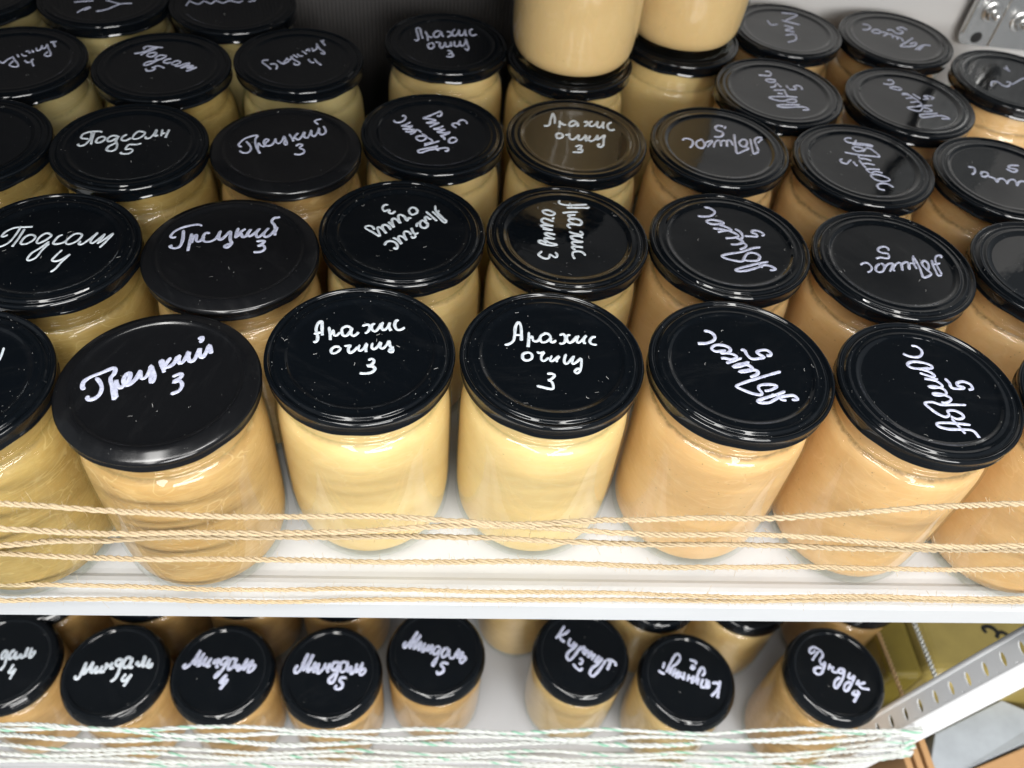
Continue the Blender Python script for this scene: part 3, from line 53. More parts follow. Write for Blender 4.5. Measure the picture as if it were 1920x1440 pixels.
'M5':[0.0688,[[[-0.313,0.593],[-0.396,0.466],[-0.517,0.312]],[[-0.217,0.506],[-0.316,0.419],[-0.43,0.379],[-0.39,0.284],[-0.328,0.246]],[[-0.203,0.324],[-0.257,0.209],[-0.197,0.153],[-0.126,0.248]],[[-0.126,0.248],[-0.181,0.124]],[[-0.083,0.21],[-0.144,0.125],[-0.26,0.04],[-0.313,-0.054],[-0.273,-0.137],[-0.197,-0.09],[-0.076,0.059],[-0.004,0.163]],[[-0.004,0.163],[-0.04,0.06]],[[-0.009,0.097],[0.078,0.154]],[[0.078,0.154],[0.02,0.004]],[[0.129,0.098],[0.044,-0.033]],[[0.084,0.004],[0.197,0.042]],[[0.216,0.052],[0.112,-0.089]],[[0.17,-0.051],[0.265,-0.014]],[[0.284,-0.004],[0.181,-0.135]],[[0.363,-0.041],[0.251,-0.162],[0.333,-0.162],[0.413,-0.087]],[[0.422,-0.096],[0.3,-0.226],[0.184,-0.3],[0.129,-0.409],[0.187,-0.463],[0.305,-0.363],[0.429,-0.207],[0.482,-0.133]],[[0.491,-0.133],[0.582,-0.133],[0.668,-0.188],[0.669,-0.261]],[[0.579,-0.161],[0.487,-0.344]],[[-0.064,-0.127],[-0.026,-0.108],[0.007,-0.154],[-0.044,-0.219],[-0.069,-0.191]],[[-0.197,-0.21],[-0.132,-0.301],[-0.055,-0.347],[-0.014,-0.292]]]],
'M6':[0.0655,[[[-0.43,0.334],[-0.485,0.196]],[[-0.585,0.161],[-0.515,0.11],[-0.458,0.093]],[[-0.428,0.119],[-0.313,0.309],[-0.182,0.485],[-0.102,0.494],[-0.1,0.397],[-0.185,0.301],[-0.291,0.231],[-0.373,0.145]],[[-0.292,0.222],[-0.365,0.085]],[[-0.217,0.205],[-0.311,0.042]],[[-0.155,0.163],[-0.257,0.008]],[[-0.109,0.128],[-0.217,-0.008]],[[-0.264,0.128],[-0.094,0.009]],[[-0.049,0.129],[-0.102,-0.042]],[[0.039,0.086],[-0.028,-0.059]],[[0.009,0.009],[0.092,-0.007]],[[0.129,0.061],[0.057,-0.109]],[[0.128,-0.092],[0.207,0.061],[0.302,0.208],[0.362,0.208],[0.362,0.113],[0.29,0.044]],[[0.233,0.019],[0.164,-0.134]],[[0.315,-0.007],[0.228,-0.159]],[[0.219,-0.159],[0.319,-0.176],[0.383,-0.057],[0.345,-0.032]],[[0.429,-0.04],[0.395,-0.176],[0.319,-0.176]],[[0.651,-0.048],[0.609,-0.175],[0.532,-0.4]],[[0.478,-0.1],[0.583,-0.091],[0.611,-0.167]],[[0.609,-0.175],[0.503,-0.284],[0.412,-0.359]],[[0.099,0.389],[0.173,0.364],[0.229,0.338],[0.194,0.285]],[[0.101,0.25],[0.125,0.19],[0.176,0.233],[0.114,0.276]]]],
'M7':[0.0605,[[[-0.304,0.486],[-0.352,0.424],[-0.427,0.413],[-0.418,0.485],[-0.331,0.538],[-0.239,0.497],[-0.183,0.435],[-0.185,0.352],[-0.257,0.28],[-0.277,0.208]],[[-0.23,0.414],[-0.269,0.424],[-0.428,0.259]],[[-0.277,0.208],[-0.247,0.168],[-0.171,0.219],[-0.236,0.097],[-0.302,0.006],[-0.382,-0.024],[-0.439,0.026],[-0.423,0.086],[-0.343,0.117],[-0.277,0.097]],[[-0.077,0.189],[-0.152,0.067]],[[-0.012,0.128],[-0.073,0.057],[-0.023,0.017],[0.044,0.037]],[[-0.107,0.118],[-0.025,0.118]],[[0.169,0.078],[0.1,0.088],[0.044,0.037],[0.114,-0.002],[0.179,0.078],[0.111,-0.083],[0.002,-0.212],[-0.092,-0.291],[-0.118,-0.242],[-0.059,-0.143],[0.05,-0.083]],[[0.284,0.018],[0.213,-0.082],[0.269,-0.102],[0.352,-0.062],[0.217,-0.241],[0.103,-0.349],[0.064,-0.31],[0.111,-0.221],[0.23,-0.162]],[[0.423,-0.131],[0.331,-0.231]],[[0.54,-0.181],[0.419,-0.211],[0.371,-0.201],[0.425,-0.29],[0.578,-0.319]],[[0.288,-0.339],[0.21,-0.398],[0.231,-0.427],[0.341,-0.397],[0.308,-0.339]],[[0.344,-0.388],[0.267,-0.475],[0.177,-0.572]]]]}


# ---------------------------------------------------------------- camera
cam_data = bpy.data.cameras.new('camera')
cam = bpy.data.objects.new('camera', cam_data)
COL.objects.link(cam)
r_, d_, f_ = CAM_ROWS
R_, D_, F_ = Vector(r_), Vector(d_), Vector(f_)
cam.matrix_world = Matrix(((R_.x, D_.x, -F_.x, 0), (R_.y, D_.y, -F_.y, 0), (R_.z, D_.z, -F_.z, CAM_H * S), (0, 0, 0, 1)))
cam_data.sensor_width = 36.0
cam_data.lens = 36.0 * FOCAL_PX / 1920.0
cam_data.clip_start = 0.01
cam_data.clip_end = 20.0
cam_data.dof.use_dof = True
cam_data.dof.focus_distance = 0.375
cam_data.dof.aperture_fstop = 9.5
sc.camera = cam

# ---------------------------------------------------------------- world and lamps
w = bpy.data.worlds.new('World'); sc.world = w; w.use_nodes = True
bg = w.node_tree.nodes['Background']
bg.inputs[0].default_value = (0.88, 0.94, 1.0, 1); bg.inputs[1].default_value = 0.22

def area(name, loc, target, sx, sy, power, col=(1, .98, .95)):
    l = bpy.data.lights.new(name, 'AREA'); l.shape = 'RECTANGLE'; l.size = sx; l.size_y = sy
    l.energy = power; l.color = col
    o = bpy.data.objects.new(name, l); COL.objects.link(o); o.location = loc
    d = (Vector(target) - Vector(loc)).normalized()
    o.rotation_euler = d.to_track_quat('-Z', 'Y').to_euler()
    return o
# ceiling strip lamps of the shop: long tubes over the aisle in front of the shelf
area('ceiling_strip_lamp', (-0.38, -1.40, 1.45), (-0.38, -1.39, 0), 0.24, 3.1, 33)
area('ceiling_strip_lamp', (0.50, -1.40, 1.45), (0.50, -1.39, 0), 0.20, 3.1, 29)
area('ceiling_strip_lamp', (0.05, -0.22, 1.5), (0.05, -0.2, 0), 1.7, 0.13, 14)
area('front_fill_panel', (0.75, -2.0, 0.80), (0.1, 0.3, -0.1), 1.3, 0.9, 62, (1, .99, .97))  # added frontal fill hung below ceiling height to brighten shelf face and jar fronts

sc.view_settings.view_transform = 'Standard'
sc.view_settings.look = 'None'
sc.view_settings.exposure = 0.0
sc.view_settings.gamma = 1.0
sc.render.engine = 'CYCLES'
try:
    sc.cycles.transparent_max_bounces = 16
    sc.cycles.max_bounces = 10
except Exception:
    pass

# ---------------------------------------------------------------- helpers
def link(name, me, mat=None, parent=None):
    o = bpy.data.objects.new(name, me); COL.objects.link(o)
    if mat is not None and hasattr(me, 'materials') and len(me.materials) == 0:
        me.materials.append(mat)
    if parent: o.parent = parent
    return o
def mesh(name, vs, fs, smooth=True, mat=None):
    me = bpy.data.meshes.new(name)
    me.from_pydata([(x * S, y * S, z * S) for x, y, z in vs], [], fs)
    if smooth: me.polygons.foreach_set('use_smooth', [True] * len(me.polygons))
    if mat: me.materials.append(mat)
    me.update(); return me
def tag(o, label, cat, group=None, kind=None):
    if label: o['label'] = label
    if cat: o['category'] = cat
    if group: o['group'] = group
    if kind: o['kind'] = kind
    return o
def lathe(profile, n=72, mod=None):
    vs, fs = [], []
    rings = []
    for (r, z) in profile:
        if r < 1e-6:
            rings.append([len(vs)]); vs.append((0, 0, z)); continue
        ring = []
        for i in range(n):
            a = 2 * math.pi * i / n
            rr, zz = mod(r, z, a) if mod else (r, z)
            ring.append(len(vs)); vs.append((rr * math.cos(a), rr * math.sin(a), zz))
        rings.append(ring)
    for A, B in zip(rings, rings[1:]):
        for i in range(n):
            j = (i + 1) % n
            if len(A) == 1 and len(B) == 1: continue
            if len(A) == 1: fs.append((A[0], B[i], B[j]))
            elif len(B) == 1: fs.append((A[i], B[0], A[j]))
            else: fs.append((A[i], B[i], B[j], A[j]))
    return vs, fs
def smooth_profile(pts, n=4):
    out = []
    P = [pts[0]] + list(pts) + [pts[-1]]
    for i in range(1, len(P) - 2):
        p0, p1, p2, p3 = P[i - 1], P[i], P[i + 1], P[i + 2]
        for k in range(n):
            t = k / n
            out.append(tuple(0.5 * ((2 * b) + (-a + c) * t + (2 * a - 5 * b + 4 * c - d) * t * t + (-a + 3 * b - 3 * c + d) * t ** 3)
                             for a, b, c, d in zip(p0, p1, p2, p3)))
    out.append(tuple(pts[-1])); return out
def resample(pts, step):
    out = [pts[0]]; acc = 0
    for a, b in zip(pts, pts[1:]):
        a = Vector(a); b = Vector(b); L = (b - a).length
        if L < 1e-9: continue
        t = step - acc
        while t <= L:
            out.append(tuple(a.lerp(b, t / L))); t += step
        acc = (acc + L) % step if step > 0 else 0
    out.append(pts[-1]); return out
def box(vs, fs, x0, x1, y0, y1, z0, z1):
    k = len(vs)
    vs += [(x0, y0, z0), (x1, y0, z0), (x1, y1, z0), (x0, y1, z0), (x0, y0, z1), (x1, y0, z1), (x1, y1, z1), (x0, y1, z1)]
    fs += [(k, k + 3, k + 2, k + 1), (k + 4, k + 5, k + 6, k + 7), (k, k + 1, k + 5, k + 4), (k + 1, k + 2, k + 6, k + 5), (k + 2, k + 3, k + 7, k + 6), (k + 3, k, k + 4, k + 7)]
def bevel(o, wdt, seg=3):
    m = o.modifiers.new('bevel', 'BEVEL'); m.width = wdt * S; m.segments = seg; m.limit_method = 'ANGLE'; return m

# ---------------------------------------------------------------- materials
def new_mat(name):
    m = bpy.data.materials.new(name); m.use_nodes = True
    nt = m.node_tree; return m, nt, nt.nodes['Principled BSDF']
def N(nt, typ, **kw):
    n = nt.nodes.new(typ)
    for k, v in kw.items():
        if k in n.inputs.keys() if hasattr(n.inputs, 'keys') else False: n.inputs[k].default_value = v
        else: setattr(n, k, v)
    return n
def coords(nt, perobj=True, scale=(1, 1, 1)):
    tc = nt.nodes.new('ShaderNodeTexCoord'); mp = nt.nodes.new('ShaderNodeMapping')
    mp.inputs['Scale'].default_value = tuple(s / S for s in scale)
    nt.links.new(tc.outputs['Object'], mp.inputs['Vector'])
    if perobj:
        oi = nt.nodes.new('ShaderNodeObjectInfo'); vm = nt.nodes.new('ShaderNodeVectorMath'); vm.operation = 'SCALE'
        cb = nt.nodes.new('ShaderNodeCombineXYZ')
        for i in range(3): nt.links.new(oi.outputs['Random'], cb.inputs[i])
        nt.links.new(cb.outputs[0], vm.inputs[0]); vm.inputs['Scale'].default_value = 37.0
        nt.links.new(vm.outputs[0], mp.inputs['Location'])
    return mp.outputs[0]
def noise(nt, vec, scale, detail=3, rough=.5, dist=0):
    n = nt.nodes.new('ShaderNodeTexNoise'); n.inputs['Scale'].default_value = scale; n.inputs['Detail'].default_value = detail
    n.inputs['Roughness'].default_value = rough; n.inputs['Distortion'].default_value = dist
    nt.links.new(vec, n.inputs['Vector']); return n.outputs['Fac']
def ramp(nt, fac, stops):
    r = nt.nodes.new('ShaderNodeValToRGB'); e = r.color_ramp.elements
    while len(e) < len(stops): e.new(0.5)
    for el, (p, c) in zip(e, stops):
        el.position = p; el.color = (c[0], c[1], c[2], 1) if not isinstance(c, (int, float)) else (c, c, c, 1)
    nt.links.new(fac, r.inputs[0]); return r.outputs[0]
def mixc(nt, fac, a, b, mode='MIX'):
    m = nt.nodes.new('ShaderNodeMix'); m.data_type = 'RGBA'; m.blend_type = mode
    if isinstance(fac, (int, float)): m.inputs[0].default_value = fac
    else: nt.links.new(fac, m.inputs[0])
    for s, v in ((6, a), (7, b)):
        if isinstance(v, tuple): m.inputs[s].default_value = (*v, 1)
        else: nt.links.new(v, m.inputs[s])
    return m.outputs[2]
def bump(nt, h, strength, dist):
    b = nt.nodes.new('ShaderNodeBump'); b.inputs['Strength'].default_value = strength; b.inputs['Distance'].default_value = dist * S
    nt.links.new(h, b.inputs['Height']); return b.outputs[0]

def simple(name, col, rough, metal=0, bump_s=0, bscale=20, coat=0, var=0):
    m, nt, p = new_mat(name)
    p.inputs['Base Color'].default_value = (*col, 1); p.inputs['Roughness'].default_value = rough; p.inputs['Metallic'].default_value = metal
    p.inputs['Coat Weight'].default_value = coat
    v = coords(nt)
    if var:
        c = mixc(nt, noise(nt, v, 2.5, 4, .6), tuple(x * (1 - var) for x in col), tuple(min(1, x * (1 + var)) for x in col))
        nt.links.new(c, p.inputs['Base Color'])
    if bump_s:
        nt.links.new(bump(nt, noise(nt, v, bscale, 4), bump_s, .02), p.inputs['Normal'])
    return m

def paste_mat(name, base, light, dark, swirl=.5, specks=.3, pits=0.0):
    m, nt, p = new_mat(name)
    v = coords(nt, scale=(1, 1, 1)); v2 = coords(nt, scale=(.8, .8, 2.6))
    # stirred-in bands
    big = noise(nt, v, 1.1, 3, .55, 1.2)
    c = mixc(nt, ramp(nt, big, [(.35, 0.0), (.68, 1.0)]), dark, base)
    sw = noise(nt, v2, 1.15, 2, .35, 1.6)
    line = ramp(nt, sw, [(.488, 0.0), (.497, 1.0), (.503, 1.0), (.512, 0.0)])
    ml = nt.nodes.new('ShaderNodeMath'); ml.operation = 'MULTIPLY'; ml.inputs[1].default_value = swirl
    nt.links.new(line, ml.inputs[0]); c = mixc(nt, ml.outputs[0], c, light)
    v3 = coords(nt, scale=(1, 1, 7))
    stir = noise(nt, v3, 1.6, 4, .6, .8)
    c = mixc(nt, ramp(nt, stir, [(.42, 0.0), (.50, .30 * swirl + .06), (.53, .0)]), c, light)
    c = mixc(nt, ramp(nt, stir, [(.56, 0.0), (.63, .45 * swirl + .06), (.72, .1)]), c, dark)
    vp = nt.nodes.new('ShaderNodeTexVoronoi'); vp.inputs['Scale'].default_value = 6.5
    nt.links.new(coords(nt, scale=(1, 1, 1.7)), vp.inputs['Vector'])
    pk = ramp(nt, vp.outputs['Distance'], [(.05, 1.0), (.11, 0.0)])
    psel = ramp(nt, noise(nt, v, 3.1, 2), [(.55, 0.0), (.60, .75)])
    pm = nt.nodes.new('ShaderNodeMath'); pm.operation = 'MULTIPLY'; nt.links.new(pk, pm.inputs[0]); nt.links.new(psel, pm.inputs[1])
    c = mixc(nt, pm.outputs[0], c, tuple(x * .55 for x in dark))
    fine = noise(nt, v, 14, 5, .7)
    c = mixc(nt, ramp(nt, fine, [(.3, .16), (.7, 0.0)]), c, dark)
    # ground seed specks, small and dark
    vo = nt.nodes.new('ShaderNodeTexVoronoi'); vo.inputs['Scale'].default_value = 15
    nt.links.new(v, vo.inputs['Vector'])
    dot = ramp(nt, vo.outputs['Distance'], [(.05, 1.0), (.16, 0.0)])
    sel = ramp(nt, noise(nt, v, 9, 2), [(.56, 0.0), (.62, 1.0)])
    mm = nt.nodes.new('ShaderNodeMath'); mm.operation = 'MULTIPLY'; nt.links.new(dot, mm.inputs[0]); nt.links.new(sel, mm.inputs[1])
    m3 = nt.nodes.new('ShaderNodeMath'); m3.operation = 'MULTIPLY'; m3.inputs[1].default_value = specks; nt.links.new(mm.outputs[0], m3.inputs[0])
    c = mixc(nt, m3.outputs[0], c, tuple(x * .35 for x in dark))
    # dried, bubbly line where the paste stops under the neck
    tc = nt.nodes.new('ShaderNodeTexCoord'); sx = nt.nodes.new('ShaderNodeSeparateXYZ'); nt.links.new(tc.outputs['Object'], sx.inputs[0])
    wob = nt.nodes.new('ShaderNodeMath'); wob.operation = 'MULTIPLY_ADD'; wob.inputs[1].default_value = .055 * S
    nt.links.new(noise(nt, v, 6, 2), wob.inputs[0]); nt.links.new(sx.outputs[2], wob.inputs[2])
    mr = nt.nodes.new('ShaderNodeMapRange'); mr.inputs[1].default_value = -.60 * S; mr.inputs[2].default_value = -.38 * S
    nt.links.new(wob.outputs[0], mr.inputs[0])
    band = ramp(nt, mr.outputs[0], [(.36, 0.0), (.46, 1.0), (.52, 1.0), (.60, 0.0)])
    gr = ramp(nt, noise(nt, v, 17, 4, .8), [(.36, .25), (.60, 1.0)])
    mb = nt.nodes.new('ShaderNodeMath'); mb.operation = 'MULTIPLY'; nt.links.new(band, mb.inputs[0]); nt.links.new(gr, mb.inputs[1])
    mb2 = nt.nodes.new('ShaderNodeMath'); mb2.operation = 'MULTIPLY'; mb2.inputs[1].default_value = .8 if pits else .4
    nt.links.new(mb.outputs[0], mb2.inputs[0]); c = mixc(nt, mb2.outputs[0], c, tuple(x * .38 for x in dark))
    nt.links.new(c, p.inputs['Base Color'])
    p.inputs['Roughness'].default_value = .45
    p.inputs['Subsurface Weight'].default_value = .25
    p.inputs['Subsurface Radius'].default_value = (1.0, .6, .25)
    p.inputs['Subsurface Scale'].default_value = .0025
    h = noise(nt, v, 8, 5, .65)
    nt.links.new(bump(nt, h, .25, .02), p.inputs['Normal'])
    return m
PASTE = {
    'peanut': paste_mat('peanut_paste', (.80, .595, .285), (.86, .68, .38), (.73, .515, .225), .25, .25),
    'apricot': paste_mat('apricot_kernel_paste', (.78, .505, .25), (.86, .615, .34), (.69, .42, .185), .35, .85, 1),
    'walnut': paste_mat('walnut_paste', (.62, .40, .165), (.74, .54, .28), (.50, .30, .11), .65, .6),
    'sunflower': paste_mat('sunflower_paste', (.52, .36, .125), (.64, .48, .21), (.40, .26, .08), .6, .4),
    'sesame': paste_mat('sesame_paste', (.64, .45, .21), (.74, .56, .30), (.52, .34, .14), .4, .3),
    'pale_sesame': paste_mat('pale_sesame_paste', (.62, .50, .25), (.72, .60, .32), (.54, .42, .19), .25, .2),
    'almond': paste_mat('almond_paste', (.60, .36, .145), (.70, .46, .22), (.45, .26, .09), .55, .5),
    'stacked': paste_mat('stacked_paste', (.75, .52, .255), (.78, .56, .29), (.71, .48, .23), .1, .1),
}

def glass_mat():
    m = bpy.data.materials.new('jar_glass'); m.use_nodes = True; nt = m.node_tree; nt.nodes.clear()
    out = nt.nodes.new('ShaderNodeOutputMaterial'); mix = nt.nodes.new('ShaderNodeMixShader')
    tr = nt.nodes.new('ShaderNodeBsdfTransparent'); tr.inputs[0].default_value = (.965, .985, .96, 1)
    gl = nt.nodes.new('ShaderNodeBsdfGlossy'); gl.inputs['Roughness'].default_value = .02
    geo = nt.nodes.new('ShaderNodeNewGeometry'); fr = nt.nodes.new('ShaderNodeFresnel'); fr.inputs['IOR'].default_value = 1.5
    mm = nt.nodes.new('ShaderNodeMix'); mm.data_type = 'FLOAT'
    nt.links.new(geo.outputs['Backfacing'], mm.inputs[0]); nt.links.new(fr.outputs[0], mm.inputs[2]); mm.inputs[3].default_value = .06
    v = coords(nt)
    b = bump(nt, noise(nt, v, 1.6, 1), .12, .05)
    nt.links.new(b, gl.inputs['Normal']); nt.links.new(b, fr.inputs['Normal'])
    nt.links.new(mm.outputs[0], mix.inputs[0]); nt.links.new(tr.outputs[0], mix.inputs[1]); nt.links.new(gl.outputs[0], mix.inputs[2])
    nt.links.new(mix.outputs[0], out.inputs[0]); return m
GLASS = glass_mat()

def lid_mat(name, col, rough, haze):
    m, nt, p = new_mat(name)
    v = coords(nt)
    p.inputs['Base Color'].default_value = (*col, 1)
    r = nt.nodes.new('ShaderNodeMapRange'); r.inputs[3].default_value = rough; r.inputs[4].default_value = rough + haze
    vs_ = coords(nt, scale=(1, 3.5, 1))
    wipe = ramp(nt, noise(nt, vs_, 1.0, 6, .72, 1.0), [(.50, 0.0), (.72, 1.0)])
    nt.links.new(wipe, r.inputs[0]); nt.links.new(r.outputs[0], p.inputs['Roughness'])
    nt.links.new(mixc(nt, ramp(nt, noise(nt, vs_, 1.6, 6, .75, .5), [(.52, 0.0), (.80, .5)]), col, tuple(x + .010 for x in col)), p.inputs['Base Color'])
    p.inputs['IOR'].default_value = 1.52
    nt.links.new(bump(nt, noise(nt, v, 1.7, 3), .10, .05), p.inputs['Normal'])
    return m
LID_GLOSS = lid_mat('glossy_black_lacquer', (.0028, .0040, .0056), .03, .16)
LID_SATIN = lid_mat('satin_black_lacquer', (.0056, .0060, .0070), .16, .12)
def ink_mat(name, a, b):
    m, nt, p = new_mat(name); v = coords(nt)
    c = mixc(nt, ramp(nt, noise(nt, v, 16, 4, .7, 1.0), [(.36, 0.0), (.62, 1.0)]), a, b)
    c = mixc(nt, ramp(nt, noise(nt, coords(nt, scale=(1, 1, 1)), 7, 5, .8, 2.2), [(.56, 0.0), (.70, .55)]), c, tuple(x * .38 for x in a))
    nt.links.new(c, p.inputs['Base Color']); p.inputs['Roughness'].default_value = .32
    nt.links.new(bump(nt, noise(nt, v, 30, 3), .3, .01), p.inputs['Normal']); return m
INK_WHITE = ink_mat('white_paint_pen', (.52, .58, .64), (.68, .73, .78))
INK_LILAC = ink_mat('lilac_white_paint_pen', (.39, .41, .55), (.60, .63, .77))
DUST = simple('dust', (.34, .34, .33), .8)

def enamel(name, col, rough=.32):
    m, nt, p = new_mat(name); v = coords(nt, False)
    c = mixc(nt, noise(nt, v, .8, 5, .65), tuple(x * .93 for x in col), col)
    scr = ramp(nt, noise(nt, coords(nt, False, (1, 9, 9)), 1.3, 6, .8), [(.70, 0.0), (.76, .35)])
    c = mixc(nt, scr, c, tuple(x * .6 for x in col))
    smudge = ramp(nt, noise(nt, v, 3.3, 6, .75, .6), [(.60, 0.0), (.75, .22)])
    c = mixc(nt, smudge, c, tuple(x * .72 for x in col))
    nt.links.new(c, p.inputs['Base Color'])
    rr = nt.nodes.new('ShaderNodeMapRange'); rr.inputs[3].default_value = rough - .08; rr.inputs[4].default_value = rough + .15
    nt.links.new(noise(nt, v, 2, 5, .7), rr.inputs[0]); nt.links.new(rr.outputs[0], p.inputs['Roughness'])
    nt.links.new(bump(nt, noise(nt, v, 9, 3), .06, .02), p.inputs['Normal']); return m
SHELF_WHITE = enamel('white_powder_coat', (.63, .65, .67))
WALL_GREY = enamel('grey_painted_steel', (.52, .51, .50), .38)
ZINC = simple('zinc_plated_steel', (.62, .62, .61), .24, .85, .15, 6, var=.12)
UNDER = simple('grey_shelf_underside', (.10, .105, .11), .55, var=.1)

# ---------------------------------------------------------------- setting: shelves and back
def extrude_x(name, prof, x0, x1, mat, nx=1):
    vs, fs = [], []; n = len(prof)
    for k in range(nx + 1):
        x = x0 + (x1 - x0) * k / nx
        vs += [(x, y, z) for y, z in prof]
    for k in range(nx):
        for i in range(n):
            j = (i + 1) % n; a = k * n
            fs.append((a + i, a + j, a + n + j, a + n + i))
    fs.append(tuple(range(n))[::-1]); fs.append(tuple(range(nx * n, nx * n + n)))
    return link(name, mesh(name, vs, fs, False, mat))
H = 2.87
def shelf_profile(z):
    # deck, shallow gutter, rolled lip, front face, return flange, underside
    return [(15.0, z), (5.02, z), (4.95, z + .006), (4.90, z + .03), (4.84, z + .038), (4.78, z + .03), (4.74, z + .008), (4.65, z + .0), (4.62, z - .012),
            (4.60, z - .04), (4.60, z - .40), (4.615, z - .425), (4.64, z - .43), (4.95, z - .43), (4.95, z - .40), (4.66, z - .39), (4.66, z - .09), (15.0, z - .09)]
o = extrude_x('shelf_board', shelf_profile(-H), -11.5, 12.5, SHELF_WHITE)
tag(o, 'white enamelled steel shelf board with rolled front lip carrying the large jars', 'shelf')
ZLOW = -7.25 - H * .85
o = extrude_x('shelf_board', shelf_profile(ZLOW), -11.5, 8.0, enamel('shaded_white_powder_coat', (.50, .51, .53)))  # white coat with darker colour standing in for shade below the upper shelf
tag(o, 'lower white steel shelf board behind the white and green cords', 'shelf')
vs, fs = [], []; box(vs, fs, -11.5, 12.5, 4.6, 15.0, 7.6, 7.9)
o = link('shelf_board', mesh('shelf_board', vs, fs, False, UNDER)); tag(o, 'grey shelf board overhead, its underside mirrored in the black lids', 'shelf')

# ribbed dark cloth behind the left half, plus an added unseen side run
def cloth_mat():
    m, nt, p = new_mat('dark_ribbed_cloth'); v = coords(nt, False)
    c = mixc(nt, noise(nt, v, .6, 4, .6), (.045, .042, .042), (.085, .08, .078))
    nt.links.new(c, p.inputs['Base Color']); p.inputs['Roughness'].default_value = .8
    nt.links.new(bump(nt, noise(nt, v, 40, 2), .3, .01), p.inputs['Normal']); return m
vs, fs = [], []
x = -12.0; k = 0; pts = []
while x < 1.9:
    pts.append((x, 14.93 + .022 * (k % 2) + .10 * math.sin(x * .9) + .04 * math.sin(x * 2.3))); x += .035; k += 1
pts = [(-9.35 + .04 * (k % 2) + .1 * math.sin(k * .05), 7.0 + k * .06) for k in range(131)] + [p for p in pts if p[0] > -9.3]  # side run out of view, added to darken the rear-left jars
for (x, y) in pts: vs += [(x, y, -H + .01), (x, y + .05, 7.6)]
for i in range(len(pts) - 1): fs.append((2 * i, 2 * i + 2, 2 * i + 3, 2 * i + 1))
o = link('ribbed_cloth', mesh('ribbed_cloth', vs, fs, True, cloth_mat()))
tag(o, 'dark grey finely ribbed cloth hanging behind the jars at the left, with an unseen side run added to cut bounce light', 'cloth')
sm = o.modifiers.new('thickness', 'SOLIDIFY'); sm.thickness = .02 * S; sm.offset = -1
vs, fs = [], []; box(vs, fs, -12.5, 14.0, 15.2, 15.4, ZLOW - 3, 10)
o = link('back_wall', mesh('back_wall', vs, fs, False, WALL_GREY)); o['kind'] = 'structure'
# lower part of the back panel sits just behind the lower shelf
vs, fs = [], []; box(vs, fs, -14, 16, 2.0, 15.2, ZLOW - 3.2, ZLOW - 3.0)
o = link('floor', mesh('floor', vs, fs, False, simple('dark_floor', (.12, .11, .10), .6, var=.2))); o['kind'] = 'structure'
# ---------------------------------------------------------------- jars
GLASS_PROF = smooth_profile([(.0, -H + .03), (.55, -H + .035), (.74, -H + .012), (.81, -H + .004), (.87, -H + .04), (.935, -H + .14), (.972, -H + .30), (.985, -H + .55), (.99, -2.0),
              (.99, -1.2), (.985, -.85), (.978, -.74), (.964, -.64), (.940, -.565), (.905, -.522), (.872, -.502), (.866, -.48), (.880, -.455), (.908, -.438), (.914, -.418), (.902, -.395), (.872, -.38), (.868, -.33), (.868, -.08)], 3)
PASTE_PROF = smooth_profile([(0, -H + .10), (.6, -H + .10), (.80, -H + .13), (.88, -H + .20), (.93, -H + .33), (.955, -H + .58), (.962, -2.0),
              (.962, -1.2), (.957, -.86), (.950, -.75), (.936, -.65), (.912, -.585), (.880, -.545), (.850, -.52), (.838, -.45), (.838, -.2), (.80, -.12), (0, -.12)], 3)
def lug(r, z, a):
    if z < -.14: z += .016 * max(0, math.cos(6 * a)) ** 2
    return r, z
def lug4(r, z, a):
    return r * (1 + .0015 * math.sin(3 * a)), z
GLOSS_PROF = [(0, -.030), (.35, -.030), (.715, -.030), (.745, -.028), (.765, -.020), (.780, -.008), (.797, -.003), (.815, -.006), (.835, -.010), (.858, -.008), (.876, -.002),
              (.892, -.002), (.905, -.010), (.915, -.022), (.925, -.028), (.937, -.026), (.947, -.016), (.957, -.005), (.970, 0.0), (.983, -.004), (.993, -.014), (1.0, -.032),
              (.999, -.050), (.990, -.066), (.978, -.076), (.973, -.090), (.972, -.150), (.976, -.172), (.986, -.184), (.987, -.196), (.978, -.205), (.960, -.203), (.945, -.185), (.93, -.12), (.88, -.10)]
SATIN_PROF = [(0, -.028), (.4, -.028), (.77, -.028), (.795, -.024), (.812, -.013), (.826, -.003), (.842, 0.0), (.862, -.003), (.90, -.016), (.945, -.034), (.972, -.045), (.985, -.052),
              (.996, -.064), (1.0, -.078), (.996, -.092), (.984, -.100), (.976, -.108), (.973, -.150), (.977, -.172), (.986, -.184), (.987, -.196), (.978, -.205), (.960, -.203), (.945, -.185), (.93, -.12), (.88, -.10)]
RIB_PROF = [(0, -.034), (.4, -.034), (.775, -.034), (.80, -.030), (.815, -.016), (.832, -.003), (.852, .002), (.875, 0.0), (.90, -.010), (.922, -.024), (.938, -.040), (.946, -.056),
            (.958, -.066), (.966, -.080), (.962, -.094), (.960, -.102), (.974, -.112), (.981, -.126), (.976, -.140), (.974, -.148), (.987, -.158), (.994, -.174), (.989, -.188), (.986, -.2),
            (.992, -.225), (1.0, -.243), (.996, -.260), (.975, -.264), (.94, -.24), (.91, -.12), (.86, -.10)]
def lathe_mesh(name, prof, n, mat, mod=None):
    v, f = lathe(prof, n, mod); return mesh(name, v, f, True, mat)
GLASS_ME = lathe_mesh('glass', GLASS_PROF, 72, GLASS)
